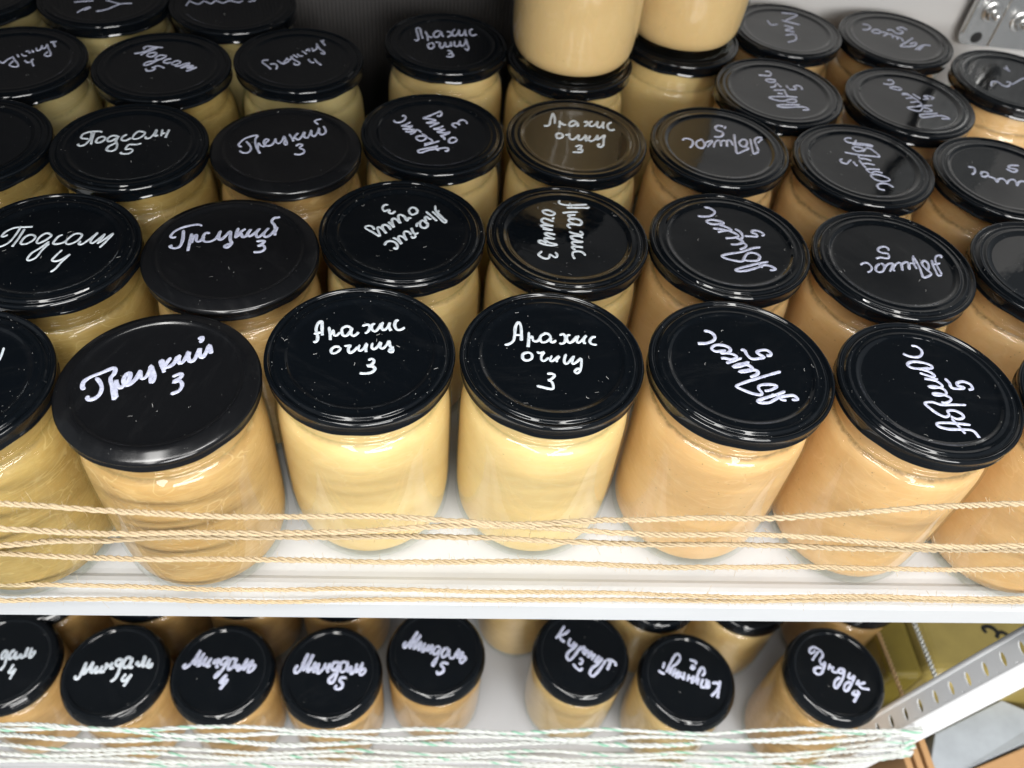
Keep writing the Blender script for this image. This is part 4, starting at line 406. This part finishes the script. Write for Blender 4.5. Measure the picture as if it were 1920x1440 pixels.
# glass profile runs bottom to top, so flip to face outwards
for me in (GLASS_ME,):
    me.flip_normals() if me.polygons[len(me.polygons) // 2].normal.dot(me.polygons[len(me.polygons) // 2].center) < 0 else None
PASTE_ME = {}
for k, m in PASTE.items():
    me = lathe_mesh('paste', PASTE_PROF, 64, m)
    pc = me.polygons[len(me.polygons) // 2]
    if pc.normal.dot(Vector((pc.center.x, pc.center.y, 0))) < 0: me.flip_normals()
    PASTE_ME[k] = me
LID_ME = {'gloss': lathe_mesh('lid', GLOSS_PROF, 120, LID_GLOSS, lug), 'satin': lathe_mesh('lid', SATIN_PROF, 120, LID_SATIN, lug),
          'ribbed': lathe_mesh('lid', RIB_PROF, 108, LID_GLOSS, lug4)}
for me in LID_ME.values():
    pc = me.polygons[len(me.polygons) // 2]
    me.update()
    if me.polygons[0].normal.z < 0: me.flip_normals()

def dust_mesh(n, rng, fib):
    vs, fs = [], []
    for i in range(n):
        a = rng.random() * 6.283
        r = math.sqrt(rng.random()) * .97
        if rng.random() < .45: r = .76 + rng.random() * .2
        z = (-.0275 if r < .72 else .004)
        x, y = r * math.cos(a), r * math.sin(a)
        s = .0017 + .0045 * rng.random() ** 3
        k = len(vs); m = 5; b = rng.random() * 6.28; ell = .5 + rng.random() * .8
        ring = [(x + s * math.cos(b + 6.283 * j / m) * ell * (.6 + .6 * rng.random()), y + s * math.sin(b + 6.283 * j / m) * (.6 + .6 * rng.random()), z) for j in range(m)]
        vs += ring + [(x, y, z + s * .6)]
        for j in range(m): fs.append((k + j, k + (j + 1) % m, k + m))
    for i in range(fib):                       # curled lint fibres
        a = rng.random() * 6.283; r = .15 + .75 * rng.random(); x, y = r * math.cos(a), r * math.sin(a)
        z = (-.026 if r < .70 else .006); d = rng.random() * 6.28; wv = .0022; cur = rng.uniform(-1.6, 1.6)
        k = len(vs); n2 = 6
        for j in range(n2):
            vs.append((x - wv * math.sin(d), y + wv * math.cos(d), z)); vs.append((x + wv * math.sin(d), y - wv * math.cos(d), z + .001))
            x += .009 * math.cos(d); y += .009 * math.sin(d); d += cur * .3
        for j in range(n2 - 1): fs.append((k + 2 * j, k + 2 * j + 1, k + 2 * j + 3, k + 2 * j + 2))
    return mesh('dust', vs, fs, False, DUST)
rng = random.Random(3)
DUST_ME = [dust_mesh(n, rng, f) for n, f in ((150, 8), (100, 5), (135, 7), (45, 3), (30, 2), (14, 1))]

def catmull(pts, n=5):
    if len(pts) < 3:
        (a, b) = pts; return [(a[0] + (b[0] - a[0]) * t / n, a[1] + (b[1] - a[1]) * t / n) for t in range(n + 1)]
    return smooth_profile([tuple(p) for p in pts], n)
def ink_mesh(width, strokes, rng, zbase=-.0285, lim=.93):
    vs, fs = [], []
    hgt = .0055
    for si, st in enumerate(strokes):
        P = resample([tuple(p) for p in catmull(st)], .014)
        if len(P) < 3: continue
        L = len(P); hw = width * .5 * rng.uniform(.90, 1.06); zb = zbase + .0004 * (si % 4); ph = rng.random() * 9
        k = len(vs); m = 7
        for i, p in enumerate(P):
            a = Vector(P[max(0, i - 1)]); b = Vector(P[min(L - 1, i + 1)]); t = (b - a)
            t = t.normalized() if t.length > 1e-9 else Vector((1, 0))
            nx, ny = -t.y, t.x
            d = min(i, L - 1 - i) * .014
            cap = math.sqrt(max(0.02, 1 - max(0, 1 - d / hw) ** 2)) if d < hw else 1
            ww = hw * cap * (1 + .09 * math.sin(ph + i * .23) + .05 * math.sin(ph * 2 + i * .71))
            x, y = p; rr = math.hypot(x, y)
            for j in range(m):
                u = -1 + 2 * j / (m - 1)
                zz = zb + hgt * math.sqrt(max(0, 1 - u * u)) ** .7 * (1 if cap > .5 else cap + .5) - (.001 if abs(u) == 1 else 0)
                vs.append((x + nx * ww * u, y + ny * ww * u, zz))
        for i in range(L - 1):
            for j in range(m - 1):
                q = k + i * m + j; fs.append((q, q + m, q + m + 1, q + 1))
    me = mesh('handwriting', vs, fs, True); return me

# what is written, the paste inside and how the jar is told apart
JINFO = {
 # name: (paste, lid, ink, dust index, label)
 'F0': ('sunflower', 'gloss', 'w', 0, 'large sunflower paste jar cut by the left picture edge in the front row'),
 'F1': ('walnut', 'satin', 'l', 3, 'front row walnut paste jar with satin black lid lettered Грецкий 3'),
 'F2': ('peanut', 'gloss', 'w', 0, 'front row pale peanut paste jar lettered Арахис очищ 3, beside the front walnut jar'),
 'F3': ('peanut', 'gloss', 'w', 2, 'front row pale peanut paste jar lettered Арахис очищ 3, beside the apricot jars'),
 'F4': ('apricot', 'gloss', 'l', 1, 'front row apricot kernel jar lettered Абрикос 5, touching the pale peanut jar'),
 'F5': ('apricot', 'gloss', 'l', 1, 'front row apricot kernel jar lettered Абрикос 5, second from the right edge'),
 'F6': ('apricot', 'gloss', None, 1, 'front row apricot kernel jar cut by the right picture edge'),
 'G1': ('sunflower', 'gloss', 'w', 0, 'sunflower paste jar lettered Подсолн 4 in the second row'),
 'G2': ('walnut', 'satin', 'l', 3, 'second row walnut paste jar, satin lid lettered Грецкий 3, right behind the front walnut jar'),
 'G3': ('peanut', 'gloss', 'w', 1, 'second row peanut jar whose Арахис очищ 3 is written upside down and slanting'),
 'G4': ('peanut', 'gloss', 'w', 2, 'second row peanut jar whose Арахис очищ 3 runs downward, turned a quarter'),
 'G5': ('apricot', 'gloss', 'l', 1, 'second row apricot jar with upside-down Абрикос 5 running diagonally'),
 'G6': ('apricot', 'gloss', 'l', 1, 'second row apricot jar with small upside-down Абрикос and boxed 5 written level'),
 'G7': ('apricot', 'gloss', None, 1, 'second row apricot jar cut by the right picture edge, lid seen blank'),
 'H1': ('sunflower', 'gloss', None, 4, 'third row jar with blank brownish-sheen lid cut by the left edge'),
 'H2': ('sunflower', 'gloss', 'w', 3, 'third row sunflower paste jar lettered Подсолн 5 written level'),
 'H3': ('walnut', 'satin', 'l', 4, 'third row walnut paste jar with satin lid lettered Грецкий 3'),
 'H4': ('peanut', 'gloss', 'l', 4, 'third row peanut jar with Арахис очищ 3 slanting upside down beside the walnut lid'),
 'H5': ('peanut', 'gloss', 'w', 4, 'third row peanut jar lettered Арахис очищ 3, its lid mirroring the stacked jar'),
 'H6': ('apricot', 'gloss', 'l', 4, 'third row apricot jar with upside-down Абрикос 5, right of the mirroring lid'),
 'H7': ('apricot', 'gloss', 'l', 3, 'third row apricot jar with Абрикос 5 running down to the right, dust on its grey lid'),
 'H8': ('apricot', 'gloss', 'l', 3, 'third row apricot jar with upside-down writing cut by the right edge'),
 'I1': ('pale_sesame', 'gloss', 'l', 4, 'fourth row jar lettered Кунжут 4 cut by the left edge'),
 'I2': ('sunflower', 'gloss', 'l', 5, 'fourth row sunflower paste jar with small slanting Подсолн 5'),
 'I3': ('pale_sesame', 'gloss', 'l', 5, 'fourth row pale paste jar with dim writing and 4, beside the dark gap'),
 'I4': ('peanut', 'gloss', 'l', 5, 'rear peanut jar lettered Арахис очищ 3 in front of the ribbed cloth'),
 'I5': ('peanut', 'gloss', None, 5, 'rear peanut jar carrying the larger-looking stacked jar on its lid'),
 'I6': ('peanut', 'gloss', None, 5, 'rear peanut jar carrying the farther stacked jar on its lid'),
 'I7': ('apricot', 'gloss', 'l', 5, 'fourth row apricot jar beside the stacked jars, writing turned on its side'),
 'I8': ('apricot', 'gloss', 'l', 5, 'fourth row apricot jar with faint upside-down Абрикос 5 on a grey mirroring lid'),
 'I9': ('apricot', 'gloss', 'l', 5, 'rear apricot jar below the bolted zinc bracket at the right edge'),
 'J0': ('pale_sesame', 'gloss', None, 5, 'rearmost jar in the top left corner, only its blank lid in view'),
 'J1': ('pale_sesame', 'gloss', 'l', 5, 'rearmost jar at the upper left, lid lettered and cut by the top edge'),
 'J2': ('pale_sesame', 'gloss', 'l', 5, 'rearmost jar left of the dark gap with dim upside-down writing'),
 'J7': ('apricot', 'gloss', 'l', 5, 'rearmost apricot jar right behind the stacked jar with sideways writing'),
 'J8': ('apricot', 'gloss', 'l', 5, 'rearmost apricot jar against the grey wall with upside-down Абрикос 5'),
 'M0': ('almond', 'ribbed', 'w', 4, 'lower shelf almond jar lettered Миндаль 4 cut by the left edge'),
 'M1': ('almond', 'ribbed', 'w', 4, 'lower shelf almond jar lettered Миндаль 4, second from the left edge'),
 'M2': ('almond', 'ribbed', 'l', 4, 'lower shelf almond jar lettered Миндаль 4 with the word sloping down'),
 'M3': ('almond', 'ribbed', 'l', 5, 'lower shelf almond jar lettered Миндаль 5 written level'),
 'M4': ('almond', 'ribbed', 'l', 5, 'lower shelf almond jar lettered Миндаль 5 beside the empty gap'),
 'M5': ('sesame', 'ribbed', 'l', 5, 'lower shelf jar lettered Кунжут 2 sloping down, right of the empty gap'),
 'M6': ('sesame', 'ribbed', 'l', 5, 'lower shelf jar lettered Кунжут 2 upside down'),
 'M7': ('almond', 'ribbed', 'l', 5, 'tall lower shelf hazelnut jar lettered Фундук 4 next to the cord end'),
 'N1': ('almond', 'ribbed', None, 5, 'almond jar half hidden under the shelf lip behind the leftmost Миндаль 4 pair'),
 'N2': ('almond', 'ribbed', None, 5, 'almond jar under the shelf lip behind the sloping Миндаль 4 lid'),
 'N3': ('almond', 'ribbed', None, 5, 'almond jar under the shelf lip behind the level Миндаль 5 lid'),
 'N4': ('sesame', 'ribbed', None, 5, 'jar under the shelf lip behind the two Кунжут lids'),
 'N5': ('sesame', 'ribbed', None, 5, 'jar under the shelf lip between the upside-down Кунжут and Фундук lids'),
 'N6': ('almond', 'ribbed', None, 5, 'jar under the shelf lip right behind the Фундук lid'),
 'N8': ('almond', 'ribbed', None, 5, 'almond jar under the shelf lip in the far lower left corner'),
 'N7': ('sesame', 'ribbed', None, 5, 'jar in shadow under the shelf lip beside the empty gap'),
}
def build_jar(key, x, y, ztop, sxy, sz, paste, lidk, ink, dust, label, group, hw=None):
    h = H * sz
    root = bpy.data.objects.new('paste_jar', None); COL.objects.link(root)
    root.empty_display_size = .01
    root.location = (x * S, y * S, (ztop - h) * S)
    tag(root, label, 'jar', group)
    rg = random.Random(key)
    def kid(name, me, parent, rot=0.0, top=False):
        o = link(name, me, None, parent)
        o.rotation_euler.z = rot
        return o
    g = kid('glass', GLASS_ME, root, rg.random() * 6.28); g.location.z = h * S; g.scale = (sxy, sxy, sz)
    p = kid('paste', PASTE_ME[paste], root, rg.random() * 6.28); p.location.z = h * S; p.scale = (sxy, sxy, sz)
    lr = rg.random() * 6.28
    l = kid('lid', LID_ME[lidk], root, lr); l.location.z = h * S; l.scale = (sxy, sxy, sxy)
    if dust is not None:
        d = kid('dust', DUST_ME[dust], l, rg.random() * 6.28); d['kind'] = 'stuff'
    if key in INK:
        wd, st = INK[key]
        wd *= {'I': .86, 'J': .86, 'M': .88, 'H': .93}.get(key[0], 1)
        mr = max(math.hypot(a, b) for s_ in st for a, b in s_)
        lim = .80 if lidk == 'satin' else .745
        if lidk == 'ribbed': lim = .8
        if mr > lim: st = [[(a * lim / mr, b * lim / mr) for a, b in s_] for s_ in st]
        me = ink_mesh(wd, st, rg); me.materials.append(INK_WHITE if ink == 'w' else INK_LILAC)
        i = kid('handwriting', me, l, -lr)
    return root
JARS['N8'] = [-6.95, 7.12, -7.25, .85]
for key, (paste, lidk, ink, dust, label) in JINFO.items():
    x, y, zt, s = JARS[key]
    low = zt < -1
    if low:
        sz = (zt - ZLOW) / H; grp = 'small jars on the lower shelf'
    else:
        sz = 1.0; grp = 'large paste jars standing in rows on the upper shelf'
    build_jar(key, x, y, zt, s, sz, paste, lidk, ink, dust, label, grp)
# two jars stacked on the rear lids
build_jar('K5', 1.805, 12.52, 0.004 + H, 1.0, 1.0, 'stacked', 'gloss', None, None, 'pale brown paste jar stacked on a rear lid, nearer of the two stacked jars', 'jars stacked on other jars')
build_jar('K6', 3.71, 13.52, 0.004 + H, 1.0, 1.0, 'stacked', 'gloss', None, None, 'pale brown paste jar stacked on a rear lid, farther and partly hidden by its neighbour', 'jars stacked on other jars')

# ---------------------------------------------------------------- twine
def twine_mat(name, a, b, fleck=None):
    m, nt, p = new_mat(name); v = coords(nt)
    c = mixc(nt, noise(nt, v, 11, 4, .7), a, b)
    if fleck:
        at = nt.nodes.new('ShaderNodeAttribute'); at.attribute_name = 'ply'
        # dyed yarn shows up in short stretches of one ply
        sel = ramp(nt, at.outputs['Fac'], [(.70, 0.0), (.74, 1.0)])
        f2 = ramp(nt, noise(nt, v, 1.1, 2), [(.52, 0.0), (.60, .8)])
        mm = nt.nodes.new('ShaderNodeMath'); mm.operation = 'MULTIPLY'; nt.links.new(sel, mm.inputs[0]); nt.links.new(f2, mm.inputs[1])
        c = mixc(nt, mm.outputs[0], c, fleck)
    nt.links.new(c, p.inputs['Base Color']); p.inputs['Roughness'].default_value = .85
    p.inputs['Sheen Weight'].default_value = .2
    nt.links.new(bump(nt, noise(nt, v, 60, 3, .7), .5, .01), p.inputs['Normal']); return m
JUTE = twine_mat('jute_twine', (.38, .29, .17), (.62, .495, .32))
WHITE_CORD = twine_mat('white_green_cord', (.48, .50, .475), (.68, .70, .67), (.16, .46, .30))
def twine(name, path, rad, pitch, plies, mat, rng, fuzz, jitter=.012):
    P = smooth_profile([tuple(p) for p in path], 8)
    P = resample(P, pitch / 12)
    vs, fs, att = [], [], []
    m = 6
    ph0 = rng.random() * 6.28
    w1, w2 = rng.random() * 6, rng.random() * 6
    cen = []
    for i, p in enumerate(P):
        s = i * pitch / 12
        cen.append(Vector((p[0], p[1] + jitter * math.sin(s * 2.1 + w1), p[2] + jitter * (math.sin(s * 1.3 + w2) * .6 + math.sin(s * 5.7 + w1) * .35))))
    for q in range(plies):
        k = len(vs)
        pr = rad * .50
        for i, c in enumerate(cen):
            s = i * pitch / 12
            th = ph0 + 2 * math.pi * (s / pitch + .20 * math.sin(s * 1.7 + w2) + .12 * math.sin(s * 5.3 + w1)) + 2 * math.pi * q / plies
            loose = 1 + .14 * math.sin(s * 3.1 + w1 + q)
            off = rad * .56 * loose
            cc = c + Vector((0, math.cos(th) * off, math.sin(th) * off))
            rr = pr * (1 + .10 * math.sin(s * 7 + q * 2 + w1) + .12 * math.sin(s * 2.3 + q * 4 + w2))
            for j in range(m):
                b = 2 * math.pi * j / m
                vs.append((cc.x, cc.y + rr * math.cos(b), cc.z + rr * math.sin(b))); att.append(q / max(1, plies - 1) if plies > 1 else 0)
        for i in range(len(cen) - 1):
            for j in range(m):
                a = k + i * m + j; b2 = k + i * m + (j + 1) % m
                fs.append((a, b2, b2 + m, a + m))
    # stray fibres
    for _ in range(fuzz):
        i = rng.randrange(len(cen)); c = cen[i]; a = rng.random() * 6.28
        d = Vector((rng.uniform(-1.2, 1.2), math.cos(a), math.sin(a))).normalized()
        st = c + Vector((0, math.cos(a), math.sin(a))) * rad * .9
        Lf = rng.uniform(.010, .03) if rng.random() < .75 else rng.uniform(.03, .09); wv = .0016
        k = len(vs); cur = Vector((rng.uniform(-1, 1), rng.uniform(-.4, .4), rng.uniform(-1, 1))) * .5
        for j in range(4):
            t = j / 3; pnt = st + d * Lf * t + cur * Lf * t * t
            vs += [(pnt.x - wv, pnt.y, pnt.z - wv), (pnt.x + wv, pnt.y, pnt.z + wv)]; att += [0, 0]
        for j in range(3): fs.append((k + 2 * j, k + 2 * j + 1, k + 2 * j + 3, k + 2 * j + 2))
    me = mesh(name, vs, fs, True, mat)
    at = me.attributes.new('ply', 'FLOAT', 'POINT'); at.data.foreach_set('value', att)
    return link(name, me)
rng = random.Random(11)
TL = ['topmost jute twine strand crossing the front row of jars', 'second jute strand from the top, touching the first near the middle',
      'third jute strand from the top in front of the jars', 'lone fourth jute strand in front of the jar bottoms',
      'upper of the two jute strands lying along the shelf lip', 'lowest jute strand on the front edge of the white shelf']
def extend(p, e=1.6):
    a, b = Vector(p[0]), Vector(p[1]); c, d = Vector(p[-1]), Vector(p[-2])
    return [tuple(a + (a - b).normalized() * e)] + [tuple(q) for q in p] + [tuple(c + (c - d).normalized() * e)]
for i, p in enumerate(TWINE):
    o = twine('jute_twine', extend(p), .031 if i < 4 else .0275, .255 + .025 * (i % 3), 3, JUTE, rng, 900)
    tag(o, TL[i], 'twine', 'jute twine strands strung along the shelf front')
WL = ['topmost white cord with green flecks across the lower shelf', 'second white-green cord from the top', 'third white-green cord from the top', 'fourth white-green cord from the top',
      'fifth white-green cord, counted from the top', 'sixth white-green cord, counted from the top', 'second lowest white-green cord', 'lowest white-green cord at the bottom picture edge']
WHITE_TWINE = [p for i, p in enumerate(WHITE_TWINE) if i != 3]; WL = WL[:6] + WL[7:]; WL[5] = 'second lowest white-green cord'
for i, p in enumerate(WHITE_TWINE):
    e = [tuple((Vector(p[0]) * 2 - Vector(p[1])))] + [tuple(q) for q in p] + [(8.02, 4.50, p[-1][2] + .02)]
    o = twine('white_cord', e, .030 + .004 * (i % 3), .40 + .05 * (i % 2), 3, WHITE_CORD, rng, 60, .03)
    tag(o, WL[i] + ' of the lower shelf' if 'lower shelf' not in WL[i] else WL[i], 'cord', 'white and green cords strung along the lower shelf')

# ---------------------------------------------------------------- slotted post at the right
PZ0, PZ1 = -3.32, -10.4
def post_x(z): return 8.43 + (z + 4.55) * .203
post = bpy.data.objects.new('slotted_post', None); COL.objects.link(post); post.empty_display_size = .01
post.location = (post_x(PZ1) * S, 4.6 * S, PZ1 * S)
tag(post, 'white perforated steel corner post with oval slots at the lower right', 'post')
def rel(v): return (v[0] - post_x(PZ1), v[1] - 4.6, v[2] - PZ1)
WP = enamel('white_post_enamel', (.86, .87, .88), .3)
vs, fs = [], []
zc = -4.47 + .383 * 3; pitch = .383
yA, yB, yc, hl, hw_ = 4.63, 4.97, 4.775, .112, .048
nseg = 24
while zc > PZ1:
    z0, z1 = zc + pitch / 2, zc - pitch / 2
    k = len(vs)
    for j in range(nseg):
        a = 2 * math.pi * j / nseg; ca, sa = math.cos(a), math.sin(a)
        ey, ez = yc + hl * ca, zc + hw_ * sa
        # rectangle boundary point in the same direction
        tx = ((yB - yc) / ca if ca > 1e-9 else ((yA - yc) / ca if ca < -1e-9 else 1e9)); tz = (pitch / 2) / abs(sa) if abs(sa) > 1e-9 else 1e9
        t = min(tx, tz); ry, rz = yc + t * ca, zc + t * sa
        vs += [rel((post_x(ez), ey, ez)), rel((post_x(rz), ry, rz))]
    for j in range(nseg):
        q = (j + 1) % nseg; fs.append((k + 2 * j, k + 2 * j + 1, k + 2 * q + 1, k + 2 * q))
    # fill the four rectangle corners
    for (cy, s1) in ((yB, 1), (yA, -1)):
        for s2 in (1, -1):
            best = sorted(range(nseg), key=lambda j: (vs[k + 2 * j + 1][1] - (cy - 4.6)) ** 2 + (vs[k + 2 * j + 1][2] - (zc + s2 * pitch / 2 - PZ1)) ** 2)[:2]
            kk = len(vs); zz = zc + s2 * pitch / 2; vs.append(rel((post_x(zz), cy, zz))); fs.append((k + 2 * best[0] + 1, kk, k + 2 * best[1] + 1))
    zc -= pitch
me = mesh('slotted_leg', vs, fs, False, WP); o = link('slotted_leg', me, None, post)
sm = o.modifiers.new('t', 'SOLIDIFY'); sm.thickness = .03 * S; sm.offset = 0
def prism(pts):   # pts: cross-section in (dx, y) swept along the post
    vs, fs = [], []; n = len(pts); zs = [PZ0, -5, -7, -9, PZ1]
    for z in zs: vs += [rel((post_x(z) + dx, y, z)) for dx, y in pts]
    for k in range(len(zs) - 1):
        for i in range(n):
            j = (i + 1) % n; fs.append((k * n + i, k * n + j, k * n + n + j, k * n + n + i))
    fs.append(tuple(range(n))); fs.append(tuple(range((len(zs) - 1) * n, len(zs) * n))[::-1]); return vs, fs
# rolled back edge
c = [(.012 + .045 * math.cos(a), 5.0 + .055 * math.sin(a)) for a in [2 * math.pi * k / 14 for k in range(14)]]
v, f = prism(c); link('rolled_edge', mesh('rolled_edge', v, f, True, WP), None, post)
v, f = prism([(-.016, 4.598), (.0, 4.57), (.05, 4.565), (.06, 4.63), (-.016, 4.64)]); o = link('corner_bead', mesh('corner_bead', v, f, False, WP), None, post); bevel(o, .015)
v, f = prism([(.055, 4.60), (.62, 4.60), (.62, 4.63), (.055, 4.63)]); o = link('front_leg', mesh('front_leg', v, f, False, WP), None, post)
v, f = prism([(.615, 4.595), (.66, 4.57), (.70, 4.59), (.70, 4.64), (.62, 4.64)]); o = link('front_bead', mesh('front_bead', v, f, False, WP), None, post); bevel(o, .015)
z = -3.5
while z > PZ1:
    dv, df = lathe([(0, .03), (.05, .026), (.085, .012), (.1, 0)], 14)
    dv = [(a * 1.3, -c_ * .45, b * .22) for a, b, c_ in dv]
    me = mesh('pressed_dimple', [(a, b, c_) for a, b, c_ in dv], df, True, WP)
    o = link('pressed_dimple', me, None, post); p0 = rel((post_x(z) + .33, 4.60, z)); o.location = tuple(q * S for q in p0); z -= pitch

# ---------------------------------------------------------------- neighbouring shelf: canisters, boards, film
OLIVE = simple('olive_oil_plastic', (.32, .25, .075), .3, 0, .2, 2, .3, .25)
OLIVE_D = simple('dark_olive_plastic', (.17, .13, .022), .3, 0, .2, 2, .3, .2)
BLACK = simple('black_print', (.008, .008, .008), .5)
def rbox(name, x0, x1, y0, y1, z0, z1, mat, bv=.06, seg=4, parent=None, label=None, cat=None, rot=0):
    vs, fs = [], []; cx, cy = (x0 + x1) / 2, (y0 + y1) / 2
    box(vs, fs, x0 - cx, x1 - cx, y0 - cy, y1 - cy, 0, z1 - z0)
    o = link(name, mesh(name, vs, fs, False, mat), None, parent); o.location = (cx * S, cy * S, z0 * S); o.rotation_euler.z = rot
    bevel(o, bv, seg)
    if label: tag(o, label, cat)
    return o
base_z = -10.9
rbox('neighbour_shelf', 8.1, 15, 4.7, 12, base_z - .3, base_z, SHELF_WHITE, .03, 2)['kind'] = 'structure'
bpy.data.objects['neighbour_shelf'].name = 'lower_ledge'
t = bpy.data.objects.new('oil_canister', None); COL.objects.link(t); t.location = (0, 0, 0)
t.location = (10.6 * S, 7.4 * S, base_z * S); tag(t, 'olive yellow plastic canister printed with black letters behind the post', 'canister')
o = rbox('body', 9.05, 13.2, 5.65, 9.6, base_z, -8.0, OLIVE, .35, 6, None); o.parent = t; o.location = (o.location.x - t.location.x, o.location.y - t.location.y, 0)
LET = [[(10.37, 6.87), (10.42, 6.80), (10.52, 6.76)], [(10.60, 6.52), (10.56, 6.62), (10.66, 6.66), (10.77, 6.62), (10.82, 6.52), (10.75, 6.42)], [(10.82, 6.52), (10.92, 6.54), (11.02, 6.46), (11.03, 6.36), (10.92, 6.26)], [(11.03, 6.36), (11.16, 6.27)]]
me = ink_mesh(.085, [[(a - 10.6, b - 7.4) for a, b in s_] for s_ in LET], random.Random(1), 0); me.materials.append(BLACK)
o = link('printed_letters', me, None, t); o.location = (-.06 * S, .08 * S, (-8.0 - base_z + .001) * S)
rbox('oil_canister', 8.32, 9.0, 5.75, 9.2, base_z, -8.0, OLIVE_D, .12, 4, None, 'dark olive canister beside the printed one', 'canister')  # narrower canister in a darker olive plastic
# two thin hanging cords
def cord(name, a, b, r, mat, label, rng=random.Random(5)):
    P = []; A, B = Vector(a), Vector(b); n = 60
    ax = (B - A).normalized(); u = ax.orthogonal().normalized(); v_ = ax.cross(u)
    vs, fs = [], []
    for q in range(2):
        k = len(vs)
        for i in range(n):
            c = A.lerp(B, i / (n - 1)); th = i * .9 + q * math.pi
            cc = c + (u * math.cos(th) + v_ * math.sin(th)) * r * .5
            for j in range(6):
                bb = j * math.pi / 3; vs.append(tuple(cc + (u * math.cos(bb) + v_ * math.sin(bb)) * r * .62))
        for i in range(n - 1):
            for j in range(6):
                a_ = k + i * 6 + j; b_ = k + i * 6 + (j + 1) % 6; fs.append((a_, b_, b_ + 6, a_ + 6))
    o = link(name, mesh(name, vs, fs, True, mat)); tag(o, label, 'cord'); return o
TAN = twine_mat('tan_cord', (.40, .26, .12), (.58, .40, .20))
cord('white_cord', (9.08, 6.95, -7.90), (9.13, 5.60, -7.90), .045, WHITE_CORD, 'white cord stretched between the two olive canisters')
cord('tan_cord', (8.30, 6.75, -7.9), (8.38, 5.35, -7.9), .04, TAN, 'tan cord running back beside the dark olive canister')
KRAFT = simple('kraft_paper', (.44, .25, .11), .75, 0, .2, 12, var=.12)
FILM = simple('grey_plastic_film', (.36, .39, .42), .25, 0, .8, 1.6, .3, .2)
for i, (x, lab) in enumerate(((8.60, 'narrow tan cardboard strip nearest the post'), (8.79, 'middle one of three tan cardboard strips'), (8.98, 'tan cardboard strip touching the grey film packet'))):
    rbox('cardboard_strip', x, x + .13, 4.1, 4.97 + .03 * i, base_z, -8.93 + .02 * i, KRAFT, .02, 2, None, lab + ' on the lower ledge', 'cardboard', rot=.03)
def slab(name, pts, z0, z1, mat, label, cat, wav=0):
    cx = sum(p[0] for p in pts) / len(pts); cy = sum(p[1] for p in pts) / len(pts); n = len(pts)
    vs = [(x - cx, y - cy, 0) for x, y in pts] + [(x - cx, y - cy, z1 - z0 + wav * math.sin(3 * x + 5 * y)) for x, y in pts]
    fs = [tuple(range(n))[::-1], tuple(range(n, 2 * n))] + [(i, (i + 1) % n, (i + 1) % n + n, i + n) for i in range(n)]
    o = link(name, mesh(name, vs, fs, False, mat)); o.location = (cx * S, cy * S, z0 * S); bevel(o, .03, 3); tag(o, label, cat); return o
slab('film_packet', [(9.0, 4.36), (9.62, 4.34), (11.3, 4.92), (11.7, 5.3), (10.95, 5.66), (9.34, 5.02)], base_z, -8.9, FILM, 'grey plastic film packet on the lower ledge', 'packet', .03)
slab('kraft_box', [(9.5, 3.0), (13.4, 3.0), (13.4, 5.25), (11.45, 4.91), (9.66, 4.33)], base_z, -8.84, KRAFT, 'brown kraft cardboard box in the bottom right corner', 'box')

# ---------------------------------------------------------------- zinc bracket with bolts on the back wall
br = bpy.data.objects.new('wall_bracket', None); COL.objects.link(br); br.location = (10.4 * S, 15.18 * S, -.55 * S); br.empty_display_size = .01
tag(br, 'zinc plated bracket with hex bolts on the grey wall, top right corner', 'bracket')
def brx(v): return (v[0] - 10.4, v[1] - 15.18, v[2] + .55)
# plate with a rounded lower corner; a dark disc stands in for its hole
out = [(9.42, 4.0), (9.42, -.34)] + [(9.62 - .2 * math.cos(a), -.34 - .2 * math.sin(a)) for a in (0.4, .8, 1.2, 1.57)] + [(11.6, -.62), (11.6, 4.0)]
vs = [brx((x, 15.0, z)) for x, z in out] + [brx((x, 15.05, z)) for x, z in out]; n = len(out)
fs = [tuple(range(n)), tuple(range(n, 2 * n))[::-1]] + [(i, i + n, (i + 1) % n + n, (i + 1) % n) for i in range(n)]
link('plate', mesh('plate', vs, fs, False, ZINC), None, br)
vs, fs = [], []; box(vs, fs, 9.40, 9.47, 14.90, 15.0, -.3, 4.0); o = link('flange', mesh('flange', [brx(v) for v in vs], fs, False, ZINC), None, br); bevel(o, .02, 2)
vs, fs = [], []; box(vs, fs, 10.05, 10.10, 14.97, 15.0, -.55, 4.0); o = link('rib', mesh('rib', [brx(v) for v in vs], fs, False, ZINC), None, br); bevel(o, .015, 2)
HOLE = simple('hole_shadow', (.02, .02, .02), .9)  # near-black colour painted as the shade inside the hole
dv, df = lathe([(0, 0), (.085, 0), (.085, .004), (.10, .006), (.105, 0)], 24)
o = link('hole_shade_disc', mesh('hole_shade_disc', [(a, -c_, b) for a, b, c_ in dv], df, False, HOLE), None, br); o.location = tuple(q * S for q in brx((9.77, 14.996, -.40)))
for (bx, bz) in ((9.82, .10), (10.45, -.04), (9.82, 1.2), (10.45, 1.1)):
    v, f = lathe([(0, .03), (.175, .03), (.195, .015), (.20, 0)], 28)
    wv = [(a, -c_, b) for a, b, c_ in v]
    b = link('bolt', mesh('bolt', wv, f, True, ZINC), None, br); b.location = tuple(q * S for q in brx((bx, 15.0, bz)))
    v, f = lathe([(0, .15), (.125, .15), (.145, .13), (.145, .02)], 6); o = link('nut', mesh('nut', [(a, -c_, b_) for a, b_, c_ in v], f, False, ZINC), None, b); o.rotation_euler.y = bx * 3
    v, f = lathe([(0, .28), (.055, .28), (.066, .265), (.066, .1)], 16); link('stud', mesh('stud', [(a, -c_, b_) for a, b_, c_ in v], f, True, ZINC), None, b)
